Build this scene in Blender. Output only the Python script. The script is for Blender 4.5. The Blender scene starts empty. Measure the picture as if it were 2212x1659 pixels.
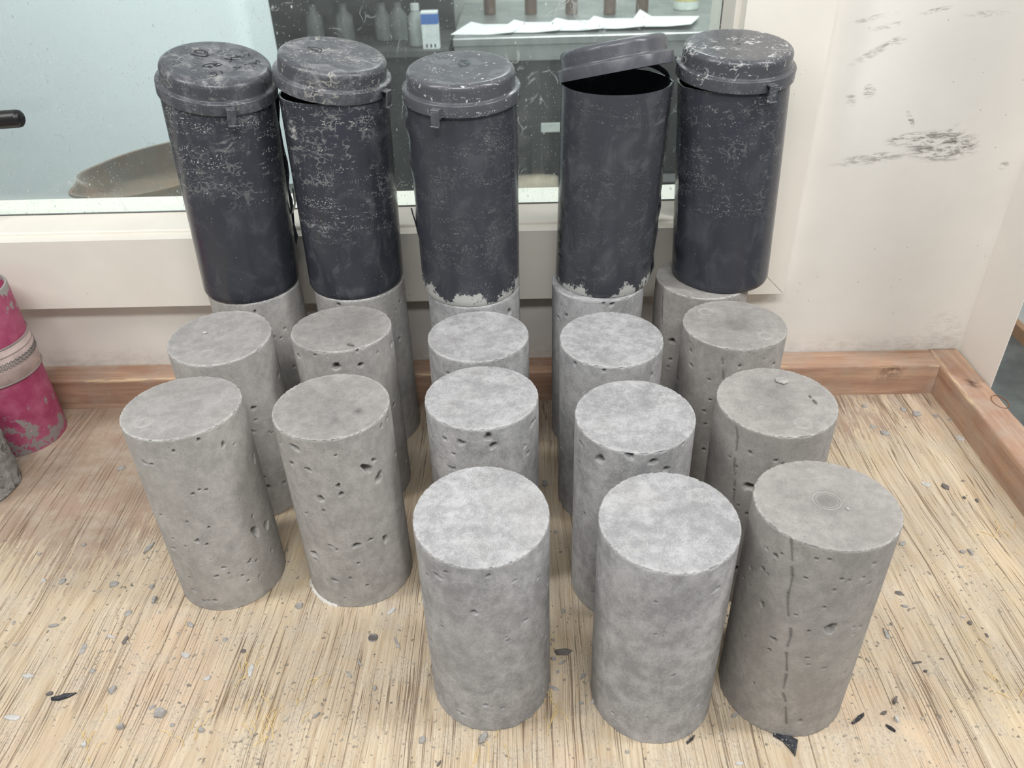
import bpy, math, random
import numpy as np
from mathutils import Matrix, Vector

random.seed(7)
RNG = np.random.default_rng(11)
sc = bpy.context.scene
COL = sc.collection
PI = math.pi

# ------------------------------------------------------------------ camera
IW, IH = 2212, 1659
F_PX, PITCH, YAW, ROLL, CAM_Z = 1716.76, 0.598409, -0.025038, -0.032616, 0.606364
_fw = np.array([math.sin(YAW)*math.cos(PITCH), math.cos(YAW)*math.cos(PITCH), -math.sin(PITCH)])
_r0 = np.array([math.cos(YAW), -math.sin(YAW), 0.0])
_u0 = np.cross(_r0, _fw)
_rt = math.cos(ROLL)*_r0 + math.sin(ROLL)*_u0
_up = -math.sin(ROLL)*_r0 + math.cos(ROLL)*_u0
CAMP = np.array([0.0, 0.0, CAM_Z])
cd = bpy.data.cameras.new('camera')
cam = bpy.data.objects.new('camera', cd)
COL.objects.link(cam)
cam.matrix_world = Matrix(((_rt[0], _up[0], -_fw[0], 0.0), (_rt[1], _up[1], -_fw[1], 0.0),
                           (_rt[2], _up[2], -_fw[2], CAM_Z), (0, 0, 0, 1)))
cd.sensor_width = 36.0
cd.sensor_fit = 'HORIZONTAL'
cd.lens = F_PX*36.0/IW
cd.clip_start = 0.02
cd.dof.use_dof = True
cd.dof.focus_distance = 0.80
cd.dof.aperture_fstop = 11.0
sc.camera = cam

# ------------------------------------------------------------------ world, lamps, exposure
w = bpy.data.worlds.new('world')
sc.world = w
w.use_nodes = True
bg = w.node_tree.nodes['Background']
bg.inputs[0].default_value = (0.95, 0.98, 1.0, 1)
bg.inputs[1].default_value = 0.33

def area(name, loc, target, sx, sy, power, color=(1, 0.985, 0.965)):
    l = bpy.data.lights.new(name, 'AREA')
    l.shape = 'RECTANGLE'
    l.size, l.size_y = sx, sy
    l.energy = power
    l.color = color
    o = bpy.data.objects.new(name, l)
    COL.objects.link(o)
    o.location = loc
    d = Vector(target) - Vector(loc)
    o.rotation_euler = d.to_track_quat('-Z', 'Y').to_euler()
    return o
area('ceiling_lamp_right', (1.45, 0.25, 1.75), (0.35, 0.6, 0.0), 0.22, 1.2, 22)
area('ceiling_lamp_left', (-1.25, 0.15, 1.8), (-0.1, 0.6, 0.0), 0.22, 1.2, 18)
area('ceiling_lamp_front', (0.1, -0.55, 1.8), (0.05, 0.6, 0.15), 1.2, 0.25, 27)
area('next_room_fill_light', (-0.7, 1.65, 2.0), (-0.9, 2.1, 0.0), 1.2, 0.3, 40, (0.96, 1.0, 1.0))  # unseen fill light, placed to brighten the white cabinet behind the glass
area('counter_fill_light', (0.6, 2.7, 2.0), (0.5, 3.2, 0.0), 1.2, 0.3, 45, (0.97, 1.0, 0.99))  # second unseen fill light, added to light the counter and papers

sc.view_settings.view_transform = 'Standard'
sc.view_settings.look = 'None'
sc.view_settings.gamma = 1.0
sc.view_settings.use_curve_mapping = False
sc.view_settings.exposure = 0.0

# ------------------------------------------------------------------ pixel helpers (a pixel gives a direction; depth from what it touches)
def ray(px, py):
    return ((px-IW/2)/F_PX)*_rt - ((py-IH/2)/F_PX)*_up + _fw
def on_z(px, py, z):
    d = ray(px, py)
    return CAMP + d*((z-CAM_Z)/d[2])
def on_y(px, py, y):
    d = ray(px, py)
    return CAMP + d*(y/d[1])
def on_cyl(px, py, cx, cy, R):
    d = ray(px, py)
    ox, oy = -cx, -cy
    a = d[0]**2+d[1]**2
    b = 2*(ox*d[0]+oy*d[1])
    c = ox*ox+oy*oy-R*R
    q = b*b-4*a*c
    if q < 0:
        t = -b/(2*a)
    else:
        t = (-b-math.sqrt(q))/(2*a)
    return CAMP+d*t, t
def on_plane(px, py, p0, n):
    d = ray(px, py)
    t = np.dot(p0-CAMP, n)/np.dot(d, n)
    return CAMP+d*t

# ------------------------------------------------------------------ node helpers
class NT:
    def __init__(s, name):
        s.m = bpy.data.materials.new(name)
        s.m.use_nodes = True
        s.t = s.m.node_tree
        s.b = s.t.nodes['Principled BSDF']
        s.out = s.t.nodes['Material Output']
    def n(s, kind, **kw):
        x = s.t.nodes.new(kind)
        for k, v in kw.items():
            setattr(x, k, v)
        return x
    def put(s, sock, v):
        if isinstance(v, (int, float)):
            sock.default_value = v
        elif isinstance(v, (tuple, list)):
            if sock.type == 'RGBA' and len(v) == 3:
                v = (*v, 1)
            sock.default_value = v
        else:
            s.t.links.new(v, sock)
    def math(s, op, a, b=0.5, c=None, clamp=False):
        x = s.n('ShaderNodeMath', operation=op, use_clamp=clamp)
        s.put(x.inputs[0], a)
        s.put(x.inputs[1], b)
        if c is not None:
            s.put(x.inputs[2], c)
        return x.outputs[0]
    def coord(s, rnd=0.0):
        o = s.n('ShaderNodeTexCoord').outputs['Object']
        if rnd:
            i = s.n('ShaderNodeObjectInfo').outputs['Random']
            v = s.n('ShaderNodeVectorMath', operation='ADD')
            s.put(v.inputs[0], o)
            s.put(v.inputs[1], s.math('MULTIPLY', i, rnd))
            return v.outputs[0]
        return o
    def scale(s, vec, sc_):
        v = s.n('ShaderNodeVectorMath', operation='MULTIPLY')
        s.put(v.inputs[0], vec)
        s.put(v.inputs[1], tuple(sc_))
        return v.outputs[0]
    def noise(s, vec, sc_=1.0, detail=4.0, rough=0.6, dist=0.0, color=False):
        x = s.n('ShaderNodeTexNoise')
        s.put(x.inputs['Vector'], vec)
        x.inputs['Scale'].default_value = sc_
        x.inputs['Detail'].default_value = detail
        x.inputs['Roughness'].default_value = rough
        x.inputs['Distortion'].default_value = dist
        return x.outputs[1 if color else 0]
    def voro(s, vec, sc_=1.0, feature='F1', rnd=1.0):
        x = s.n('ShaderNodeTexVoronoi', feature=feature)
        s.put(x.inputs['Vector'], vec)
        x.inputs['Scale'].default_value = sc_
        x.inputs['Randomness'].default_value = rnd
        return x.outputs['Distance']
    def step(s, v, lo, hi):           # smooth 0..1 between lo and hi (lo may exceed hi)
        x = s.n('ShaderNodeMapRange', interpolation_type='SMOOTHSTEP')
        s.put(x.inputs[0], v)
        if lo < hi:
            x.inputs[1].default_value, x.inputs[2].default_value = lo, hi
        else:
            x.inputs[1].default_value, x.inputs[2].default_value = hi, lo
            x.inputs[3].default_value, x.inputs[4].default_value = 1, 0
        return x.outputs[0]
    def mix(s, f, a, b):
        x = s.n('ShaderNodeMix', data_type='RGBA')
        s.put(x.inputs['Factor'], f)
        s.put(x.inputs['A'], a)
        s.put(x.inputs['B'], b)
        return x.outputs['Result']
    def sep(s, vec):
        x = s.n('ShaderNodeSeparateXYZ')
        s.put(x.inputs[0], vec)
        return x.outputs
    def attr(s, name):
        return s.n('ShaderNodeAttribute', attribute_name=name).outputs['Fac']
    def mul(s, a, b):
        return s.math('MULTIPLY', a, b)
    def bump(s, h, strength=0.3, dist=0.001):
        x = s.n('ShaderNodeBump')
        x.inputs['Strength'].default_value = strength
        x.inputs['Distance'].default_value = dist
        s.put(x.inputs['Height'], h)
        s.put(s.b.inputs['Normal'], x.outputs[0])
    def fin(s, color, rough=0.6, metal=0.0, spec=0.5):
        s.put(s.b.inputs['Base Color'], color)
        s.put(s.b.inputs['Roughness'], rough)
        s.put(s.b.inputs['Metallic'], metal)
        s.put(s.b.inputs['Specular IOR Level'], spec)
        return s.m

def srgb(r, g, b):
    f = lambda c: (c/255/12.92 if c/255 <= 0.04045 else ((c/255+0.055)/1.055)**2.4)
    return (f(r), f(g), f(b))

def spot(N, xyz, ax, cu, cv, ru, rv, ang):
    """soft elliptical mask around (cu, cv) in two axes of object space"""
    u = N.math('SUBTRACT', xyz[ax[0]], cu)
    v = N.math('SUBTRACT', xyz[ax[1]], cv)
    c, s_ = math.cos(ang), math.sin(ang)
    a = N.math('ADD', N.mul(u, c/ru), N.mul(v, s_/ru))
    b = N.math('ADD', N.mul(u, -s_/rv), N.mul(v, c/rv))
    d = N.math('ADD', N.mul(a, a), N.mul(b, b))
    return N.step(d, 1.0, 0.15)

def mat_concrete(name, base, contrast=0.25, rough_face=False, face=(1, 1, 1)):
    N = NT(name)
    o = N.coord(37.0)
    big = N.noise(o, 30, 5, 0.62)
    mid = N.noise(N.scale(o, (1, 1, 0.8)), 110, 6, 0.7)
    fine = N.noise(o, 900, 3, 0.7)
    lo = tuple(c*(1-contrast) for c in base)
    hi = tuple(min(1, c*(1+contrast*0.9)) for c in base)
    t = N.math('ADD', N.mul(big, 0.30), N.math('ADD', N.mul(mid, 0.40), N.mul(fine, 0.34)))
    col = N.mix(N.step(t, 0.41, 0.65), lo, hi)
    tint = N.noise(o, 12, 2, 0.5)
    col = N.mix(N.mul(N.step(tint, 0.45, 0.7), 0.25), col, tuple(c*k for c, k in zip(base, (1.02, 0.99, 0.95))))
    pin = N.step(N.voro(o, 230), 0.13, 0.06)
    pinm = N.mul(pin, N.step(N.noise(o, 45, 2), 0.56, 0.66))
    col = N.mix(N.mul(pinm, 0.75), col, tuple(c*0.2 for c in base))  # shade inside the pinholes, painted as dark dots
    if rough_face:
        blot = N.step(N.noise(o, 60, 6, 0.75), 0.52, 0.62)
        col = N.mix(N.mul(blot, 0.8), col, (0.03, 0.03, 0.03))
    mf = N.n('ShaderNodeMix', data_type='RGBA', blend_type='MULTIPLY')
    N.put(mf.inputs['Factor'], N.attr('face'))
    N.put(mf.inputs['A'], col)
    N.put(mf.inputs['B'], tuple(face))  # top discs toned down in the colour to offset light from above
    col = mf.outputs['Result']
    st = N.attr('stain_or_shade')  # seams and top stains, plus painted shade inside the pores
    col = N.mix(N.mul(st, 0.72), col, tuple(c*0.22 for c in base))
    ed = N.attr('edge')
    col = N.mix(N.mul(ed, N.step(N.noise(o, 300, 3), 0.3, 0.6)), col, (0.66, 0.66, 0.65))
    h = N.math('ADD', N.mul(mid, 0.7), N.math('SUBTRACT', N.mul(fine, 0.35), N.mul(pinm, 1.2)))
    N.bump(h, 0.9 if rough_face else 0.55, 0.0024 if rough_face else 0.0013)
    return N.fin(col, 0.9, 0, 0.25)

def mat_plastic(name, base, haze=0.25, veins=0.0, dots=0.3, zlo=-1.0, zhi=9.0, foot=0.0, smear=0.0, rough=0.20, vcol=(0.46, 0.46, 0.44), hcol=(0.20, 0.21, 0.225), blobs=0.0):
    """dark mould plastic with cement dust, dotted splash lines, vein-like residue and a cement-crusted foot"""
    N = NT(name)
    o = N.coord(19.0)
    raw = N.coord()
    z = N.sep(raw)[2]
    hz = N.noise(N.scale(o, (1, 1, 0.7)), 40, 6, 0.68, 0.8)
    col = N.mix(N.mul(N.step(hz, 0.45, 0.75), haze), base, hcol)
    wob = N.noise(o, 40, 3, 0.6, color=True)
    vv = N.n('ShaderNodeVectorMath', operation='MULTIPLY_ADD')
    N.put(vv.inputs[0], wob)
    vv.inputs[1].default_value = (0.02, 0.02, 0.02)
    N.put(vv.inputs[2], o)
    oz = vv.outputs[0]
    band = N.mul(N.step(z, zlo, zlo+0.03), N.step(z, zhi+0.02, zhi-0.01))
    # dotted splash
    dot = N.step(N.voro(N.scale(oz, (0.8, 0.8, 1.2)), 520), 0.36, 0.26)
    row = N.step(N.noise(N.scale(oz, (22, 22, 210)), 1, 3, 0.6), 0.51, 0.57)
    zone = N.step(N.noise(o, 19, 2), 0.40, 0.54)
    m1 = N.mul(N.mul(dot, row), N.mul(zone, dots))
    # veins
    ve = N.step(N.voro(N.scale(oz, (1, 1, 1.6)), 125, 'DISTANCE_TO_EDGE'), 0.12, 0.04)
    vz = N.step(N.noise(o, 46, 5, 0.72), 0.53, 0.60)
    m2 = N.mul(N.mul(ve, vz), veins)
    # brushed smears
    sm = N.mul(N.step(N.noise(N.scale(oz, (30, 30, 120)), 1, 6, 0.72), 0.55, 0.66), N.mul(N.step(N.noise(o, 21, 2), 0.5, 0.6), smear))
    # sparse specks anywhere
    sp = N.mul(N.step(N.voro(o, 210), 0.13, 0.08), N.step(N.noise(o, 30, 2), 0.55, 0.7))
    if blobs:
        bl = N.mul(N.step(N.voro(N.scale(oz, (0.7, 1, 1)), 150), 0.20, 0.14), N.step(N.noise(o, 24, 2), 0.46, 0.56))
        sp = N.math('MAXIMUM', sp, N.mul(bl, blobs))
    m = N.math('MAXIMUM', N.mul(N.math('MAXIMUM', N.math('MAXIMUM', m1, m2), sm), band), N.mul(sp, 0.7), clamp=True)
    if foot:
        crust = N.math('ADD', N.math('SUBTRACT', foot, z), N.mul(N.math('SUBTRACT', N.noise(o, 42, 6, 0.75), 0.5), 0.085))
        m = N.math('MAXIMUM', m, N.step(crust, 0.0, 0.003))
    col = N.mix(m, col, vcol)
    N.bump(N.math('ADD', m, N.mul(hz, 0.10)), 0.22, 0.0005)
    ro = N.math('ADD', N.mul(m, 0.45), N.math('ADD', rough, N.mul(N.step(hz, 0.4, 0.7), 0.12)), clamp=True)
    return N.fin(col, ro, 0, 0.42)

def mat_simple(name, color, rough=0.6, metal=0.0, var=0.12, sc_=30, spec=0.5, bump=0.1):
    N = NT(name)
    o = N.coord()
    t = N.noise(o, sc_, 5, 0.65)
    col = N.mix(N.step(t, 0.3, 0.7), tuple(c*(1-var) for c in color), tuple(min(1, c*(1+var)) for c in color))
    if bump:
        N.bump(t, bump, 0.001)
    return N.fin(col, rough, metal, spec)

def mat_paint(name, color, scuffs=(), ax=(0, 2), grime=True):
    N = NT(name)
    o = N.coord()
    xyz = N.sep(o)
    t = N.noise(o, 9, 4, 0.55)
    col = N.mix(N.step(t, 0.35, 0.7), tuple(c*0.955 for c in color), tuple(min(1, c*1.02) for c in color))
    pink = N.noise(o, 5.0, 2)
    col = N.mix(N.mul(N.step(pink, 0.5, 0.7), 0.35), col, tuple(c*k for c, k in zip(color, (1.0, 0.978, 0.962))))
    # flecks
    fl = N.mul(N.step(N.voro(N.scale(o, (1, 1, 1)), 95), 0.085, 0.05), N.step(N.noise(o, 14, 2), 0.52, 0.62))
    col = N.mix(N.mul(fl, 0.6), col, (0.16, 0.15, 0.13))
    streak = N.step(N.noise(N.scale(o, (60, 60, 240)), 1, 7, 0.82, 0.4), 0.44, 0.62)
    for (cu, cv, ru, rv, ang, k) in scuffs:
        mk = N.mul(spot(N, xyz, ax, cu, cv, ru, rv, ang), k)
        mk = N.mul(mk, streak)
        col = N.mix(mk, col, (0.13, 0.12, 0.105))
    if grime:
        # rubbed-in cement dirt just above the table rail
        g = N.mul(N.step(xyz[2], 0.078, 0.046), N.step(N.noise(N.scale(o, (60, 60, 130)), 1, 6, 0.8), 0.36, 0.66))
        col = N.mix(N.mul(g, 0.4), col, (0.40, 0.37, 0.33))
    N.bump(N.noise(N.scale(o, (1, 1, 0.4)), 120, 5, 0.7), 0.10, 0.0008)
    return N.fin(col, 0.55, 0, 0.35)

def mat_wood_rail(name, along):
    N = NT(name)
    o = N.coord()
    xyz = N.sep(o)
    s1 = [70, 70, 70]
    s1[along] = 5
    g = N.noise(N.scale(o, s1), 1, 6, 0.65, 0.6)
    s2 = [420, 420, 420]
    s2[along] = 14
    f = N.noise(N.scale(o, s2), 1, 4, 0.7)
    col = N.mix(N.step(g, 0.36, 0.66), srgb(162, 128, 108), srgb(192, 158, 134))
    col = N.mix(N.mul(N.step(f, 0.5, 0.7), 0.5), col, srgb(136, 108, 90))
    dust = N.step(N.noise(o, 22, 6, 0.75), 0.40, 0.66)
    col = N.mix(N.mul(dust, 0.65), col, srgb(172, 156, 142))
    ed = N.attr('edge')
    col = N.mix(N.mul(ed, N.step(N.noise(N.scale(o, [v*1.5 for v in s1]), 1, 4, 0.7), 0.50, 0.58)), col, srgb(210, 186, 152))
    wear = N.mul(N.step(f, 0.62, 0.72), N.step(N.noise(o, 28, 3), 0.45, 0.6))
    col = N.mix(N.mul(wear, 0.5), col, srgb(212, 186, 152))
    st = N.attr('stain_or_shade')
    col = N.mix(N.mul(st, N.step(N.noise(o, 160, 5, 0.7), 0.35, 0.55)), col, srgb(70, 48, 38))
    N.bump(N.math('ADD', N.mul(f, 0.8), N.mul(g, 0.6)), 0.4, 0.001)
    return N.fin(col, 0.68, 0, 0.3)

def mat_plywood():
    N = NT('weathered_plywood')
    o = N.coord()
    xyz = N.sep(o)
    wv = N.noise(N.scale(o, (5, 2.2, 5)), 1, 3, 0.5, color=True)
    vv = N.n('ShaderNodeVectorMath', operation='MULTIPLY_ADD')
    N.put(vv.inputs[0], wv)
    vv.inputs[1].default_value = (0.035, 0.0, 0.0)
    N.put(vv.inputs[2], o)
    ow = vv.outputs[0]
    g1 = N.noise(N.scale(ow, (95, 4.5, 95)), 1, 6, 0.7, 0.3)
    g2 = N.noise(N.scale(ow, (420, 16, 420)), 1, 4, 0.75)
    col = N.mix(N.step(g1, 0.32, 0.68), srgb(188, 171, 147), srgb(206, 192, 169))
    col = N.mix(N.mul(N.step(g2, 0.44, 0.62), 0.55), col, srgb(166, 142, 112))
    yel = N.step(N.noise(N.scale(o, (18, 6, 18)), 1, 4, 0.6), 0.5, 0.7)
    col = N.mix(N.mul(yel, 0.35), col, srgb(214, 196, 158))
    # brown form-ply film that has worn off in streaks, left over at the back left
    fx = N.step(xyz[0], -0.12, -0.52)
    fy = N.step(xyz[1], 0.46, 0.72)
    fb = N.mul(N.step(xyz[1], 0.64, 0.83), 0.55)
    reg = N.math('MAXIMUM', N.mul(fx, fy), fb)
    strk = N.noise(N.scale(ow, (210, 16, 210)), 1, 7, 0.80)
    blot = N.noise(N.scale(o, (9, 6, 9)), 1, 4, 0.6)
    film = N.step(N.math('ADD', N.math('ADD', N.mul(reg, 0.42), N.mul(strk, 0.95)), N.mul(blot, 0.42)), 0.87, 0.93)
    film = N.mul(film, N.step(N.math('ADD', reg, N.mul(blot, 0.8)), 0.40, 0.60))
    col = N.mix(N.mul(film, 0.75), col, srgb(150, 128, 114))
    pk = N.mul(N.step(N.noise(N.scale(o, (7, 4, 7)), 1, 4, 0.6), 0.52, 0.66), 0.35)
    col = N.mix(pk, col, srgb(206, 178, 154))
    # ground-in cement dust
    d1 = N.step(N.noise(o, 26, 6, 0.72), 0.42, 0.66)
    d2 = N.step(N.noise(N.scale(o, (1, 0.6, 1)), 520, 4, 0.8), 0.50, 0.58)
    front = N.math('ADD', N.mul(N.step(xyz[1], 0.62, 0.36), 0.6), 0.30)
    col = N.mix(N.mul(N.mul(d1, d2), N.mul(front, 0.95)), col, srgb(132, 124, 114))
    col = N.mix(N.mul(d1, 0.42), col, srgb(192, 184, 170))
    # open checks running with the grain
    ck = N.noise(N.scale(ow, (300, 2.4, 300)), 1, 2, 0.5)
    line = N.step(N.math('ABSOLUTE', N.math('SUBTRACT', ck, 0.5)), 0.017, 0.006)
    on = N.step(N.noise(N.scale(o, (40, 7, 40)), 1, 3), 0.40, 0.52)
    crack = N.mul(line, on)
    col = N.mix(N.mul(crack, 0.8), col, srgb(104, 84, 66))
    hgt = N.math('SUBTRACT', N.math('ADD', N.mul(g1, 0.5), N.mul(g2, 0.7)), N.mul(crack, 1.6))
    N.bump(hgt, 0.55, 0.0012)
    return N.fin(col, 0.78, 0, 0.25)

def mat_glass():
    N = NT('dusty_window_glass')
    o = N.coord()
    nt = N.t
    fr = N.n('ShaderNodeFresnel')
    fr.inputs['IOR'].default_value = 1.45
    tr = N.n('ShaderNodeBsdfTransparent')
    tr.inputs[0].default_value = (0.94, 0.975, 0.965, 1)
    gl = N.n('ShaderNodeBsdfGlossy')
    gl.inputs['Roughness'].default_value = 0.03
    gl.inputs['Color'].default_value = (1, 1, 1, 1)
    m1 = N.n('ShaderNodeMixShader')
    N.put(m1.inputs[0], fr.outputs[0])
    N.put(m1.inputs[1], tr.outputs[0])
    N.put(m1.inputs[2], gl.outputs[0])
    df = N.n('ShaderNodeBsdfDiffuse')
    df.inputs[0].default_value = (0.72, 0.75, 0.73, 1)
    tl = N.n('ShaderNodeBsdfTranslucent')
    tl.inputs[0].default_value = (0.72, 0.75, 0.73, 1)
    dm = N.n('ShaderNodeMixShader')
    dm.inputs[0].default_value = 0.3
    N.put(dm.inputs[1], df.outputs[0])
    N.put(dm.inputs[2], tl.outputs[0])
    zone = N.step(N.noise(o, 7, 3), 0.38, 0.62)
    dots = N.mul(N.step(N.voro(N.scale(o, (1, 1, 0.75)), 240), 0.16, 0.10), N.math('ADD', N.mul(zone, 0.55), 0.12))
    big = N.mul(N.step(N.voro(N.scale(o, (1, 1, 0.6)), 62), 0.075, 0.05), 0.7)
    warp = N.noise(o, 22, 3, 0.6, color=True)
    vv = N.n('ShaderNodeVectorMath', operation='MULTIPLY_ADD')
    N.put(vv.inputs[0], warp)
    vv.inputs[1].default_value = (0.03, 0.0, 0.04)
    N.put(vv.inputs[2], o)
    sq = N.mul(N.step(N.voro(N.scale(vv.outputs[0], (1, 1, 0.5)), 34, 'DISTANCE_TO_EDGE'), 0.022, 0.008),
               N.step(N.noise(o, 30, 3), 0.56, 0.64))
    run = N.mul(N.step(N.noise(N.scale(o, (260, 260, 5)), 1, 2), 0.62, 0.70), N.step(N.noise(o, 9, 3), 0.52, 0.68))
    haze = N.math('ADD', N.mul(N.noise(N.scale(o, (60, 60, 30)), 1, 6, 0.75), 0.10), 0.012)
    m = N.math('ADD', haze, N.math('ADD', N.math('ADD', dots, big), N.math('ADD', N.mul(sq, 0.32), N.mul(run, 0.22))), clamp=True)
    m2 = N.n('ShaderNodeMixShader')
    N.put(m2.inputs[0], m)
    N.put(m2.inputs[1], m1.outputs[0])
    N.put(m2.inputs[2], dm.outputs[0])
    nt.links.new(m2.outputs[0], N.out.inputs['Surface'])
    return N.m

# ------------------------------------------------------------------ mesh helpers
def mesh_obj(name, verts, faces, mat, parent=None, smooth=False, attrs=None, loc=None):
    me = bpy.data.meshes.new(name)
    me.from_pydata([tuple(map(float, v)) for v in verts], [], faces)
    if smooth:
        me.polygons.foreach_set('use_smooth', [True]*len(me.polygons))
    me.materials.append(mat)
    for k, arr in (attrs or {}).items():
        a = me.attributes.new(k, 'FLOAT', 'POINT')
        a.data.foreach_set('value', np.asarray(arr, np.float32))
    me.update()
    o = bpy.data.objects.new(name, me)
    COL.objects.link(o)
    if parent:
        o.parent = parent
    if loc is not None:
        o.location = loc
    return o

def tag(o, label=None, cat=None, group=None, kind=None):
    if label: o['label'] = label
    if cat: o['category'] = cat
    if group: o['group'] = group
    if kind: o['kind'] = kind
    return o

def empty(name, loc, label=None, cat=None, group=None):
    o = bpy.data.objects.new(name, None)
    o.empty_display_size = 0.02
    COL.objects.link(o)
    o.location = loc
    return tag(o, label, cat, group)

class MB:
    def __init__(s):
        s.v, s.f = [], []
    def add(s, v, f):
        b = len(s.v)
        s.v += [tuple(map(float, q)) for q in v]
        s.f += [tuple(i+b for i in q) for q in f]
        return s
    def box(s, x0, x1, y0, y1, z0, z1, bev=0.0):
        if bev <= 0:
            return s.add([(x0, y0, z0), (x1, y0, z0), (x1, y1, z0), (x0, y1, z0), (x0, y0, z1), (x1, y0, z1), (x1, y1, z1), (x0, y1, z1)],
                         [(0, 3, 2, 1), (4, 5, 6, 7), (0, 1, 5, 4), (1, 2, 6, 5), (2, 3, 7, 6), (3, 0, 4, 7)])
        b = bev
        X, Y, Z = (x0, x1), (y0, y1), (z0, z1)
        vid = {}
        vs = []
        for i in (0, 1):
            for j in (0, 1):
                for k in (0, 1):
                    sx, sy, sz = (b if i == 0 else -b), (b if j == 0 else -b), (b if k == 0 else -b)
                    for a, p in enumerate([(X[i], Y[j]+sy, Z[k]+sz), (X[i]+sx, Y[j], Z[k]+sz), (X[i]+sx, Y[j]+sy, Z[k])]):
                        vid[(i, j, k, a)] = len(vs)
                        vs.append(p)
        fs = []
        V = vid
        for i in (0, 1):
            q = [V[(i, 0, 0, 0)], V[(i, 1, 0, 0)], V[(i, 1, 1, 0)], V[(i, 0, 1, 0)]]
            fs.append(tuple(q if i else q[::-1]))
            q = [V[(0, i, 0, 1)], V[(0, i, 1, 1)], V[(1, i, 1, 1)], V[(1, i, 0, 1)]]
            fs.append(tuple(q if i else q[::-1]))
            q = [V[(0, 0, i, 2)], V[(1, 0, i, 2)], V[(1, 1, i, 2)], V[(0, 1, i, 2)]]
            fs.append(tuple(q if i else q[::-1]))
        for i in (0, 1):
            for j in (0, 1):
                q = [V[(i, j, 0, 0)], V[(i, j, 1, 0)], V[(i, j, 1, 1)], V[(i, j, 0, 1)]]
                fs.append(tuple(q if (i == j) else q[::-1]))
                q = [V[(i, 0, j, 0)], V[(i, 1, j, 0)], V[(i, 1, j, 2)], V[(i, 0, j, 2)]]
                fs.append(tuple(q[::-1] if (i == j) else q))
                q = [V[(0, i, j, 1)], V[(1, i, j, 1)], V[(1, i, j, 2)], V[(0, i, j, 2)]]
                fs.append(tuple(q if (i == j) else q[::-1]))
        for i in (0, 1):
            for j in (0, 1):
                for k in (0, 1):
                    q = [V[(i, j, k, 0)], V[(i, j, k, 1)], V[(i, j, k, 2)]]
                    fs.append(tuple(q if (i+j+k) % 2 else q[::-1]))
        return s.add(vs, fs)
    def tube(s, pts, r, n=8, closed=False):
        pts = [np.array(p, float) for p in pts]
        rings = []
        ref = np.array((0.13, 0.2, 0.97))
        m = len(pts)
        for i, p in enumerate(pts):
            if closed:
                t = pts[(i+1) % m]-pts[i-1]
            else:
                t = pts[min(i+1, m-1)]-pts[max(i-1, 0)]
            t = t/np.linalg.norm(t)
            a = np.cross(t, ref)
            a /= np.linalg.norm(a)
            b = np.cross(t, a)
            rr = r[i] if isinstance(r, (list, tuple)) else r
            rings.append([p+rr*(math.cos(2*PI*k/n)*a+math.sin(2*PI*k/n)*b) for k in range(n)])
        vs = [q for g in rings for q in g]
        fs = []
        for i in range(m if closed else m-1):
            i2 = (i+1) % m
            for k in range(n):
                k2 = (k+1) % n
                fs.append((i*n+k, i*n+k2, i2*n+k2, i2*n+k))
        if not closed:
            fs.append(tuple(range(n))[::-1])
            fs.append(tuple((m-1)*n+k for k in range(n)))
        return s.add(vs, fs)
    def lathe(s, prof, n=48, cx=0, cy=0, cap0=True, cap1=True):
        vs, fs = [], []
        for (r, z) in prof:
            vs += [(cx+r*math.cos(2*PI*k/n), cy+r*math.sin(2*PI*k/n), z) for k in range(n)]
        for i in range(len(prof)-1):
            for k in range(n):
                k2 = (k+1) % n
                fs.append((i*n+k, i*n+k2, (i+1)*n+k2, (i+1)*n+k))
        if cap0: fs.append(tuple(range(n))[::-1])
        if cap1: fs.append(tuple((len(prof)-1)*n+k for k in range(n)))
        return s.add(vs, fs)
    def build(s, name, mat, parent=None, smooth=False, loc=None, attrs=None):
        return mesh_obj(name, s.v, s.f, mat, parent, smooth, attrs, loc)

def autosmooth(o, deg=35):
    me = o.data
    me.polygons.foreach_set('use_smooth', [True]*len(me.polygons))
    me.set_sharp_from_angle(angle=math.radians(deg))
    return o

# ------------------------------------------------------------------ shared materials
CREAM = srgb(229, 226, 220)
WALL_Y = 0.888
def wall_scuff(px, py, hl, hh, ang, k, y=WALL_Y):
    p = on_y(px, py, y)
    s_ = 1.0/ (F_PX/np.dot(p-CAMP, _fw))
    return (p[0], p[2], hl*s_, hh*s_*1.35, ang, k)
SC = [wall_scuff(2035, 325, 90, 22, 0.02, 0.85), wall_scuff(2010, 300, 110, 16, 0.06, 0.75), wall_scuff(1880, 343, 95, 11, 0.12, 0.6),
      wall_scuff(1965, 297, 60, 9, 0.15, 0.6), wall_scuff(2080, 305, 45, 13, -0.2, 0.7), wall_scuff(1838, 215, 13, 13, 0.6, 0.75), wall_scuff(1878, 197, 16, 14, 0.7, 0.8),
      wall_scuff(1967, 257, 26, 5, -1.0, 0.75), wall_scuff(1880, 118, 60, 8, 0.5, 0.45), wall_scuff(1932, 92, 32, 9, 0.4, 0.55),
      wall_scuff(1890, 38, 60, 5, 0.2, 0.5), wall_scuff(2025, 22, 45, 5, 0.2, 0.6), wall_scuff(2130, 30, 60, 6, 0.0, 0.4), wall_scuff(1920, 56, 50, 5, 0.2, 0.4),
      wall_scuff(2168, 357, 13, 8, 0.2, 0.7), wall_scuff(2055, 280, 28, 5, 0.8, 0.5), wall_scuff(2040, 720, 50, 50, 0.5, 0.2), wall_scuff(1990, 740, 90, 18, 0.0, 0.15),
      wall_scuff(1742, 72, 20, 7, 0.3, 0.4)]
M_WALL = mat_paint('cream_wall_paint', CREAM, SC)
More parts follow.
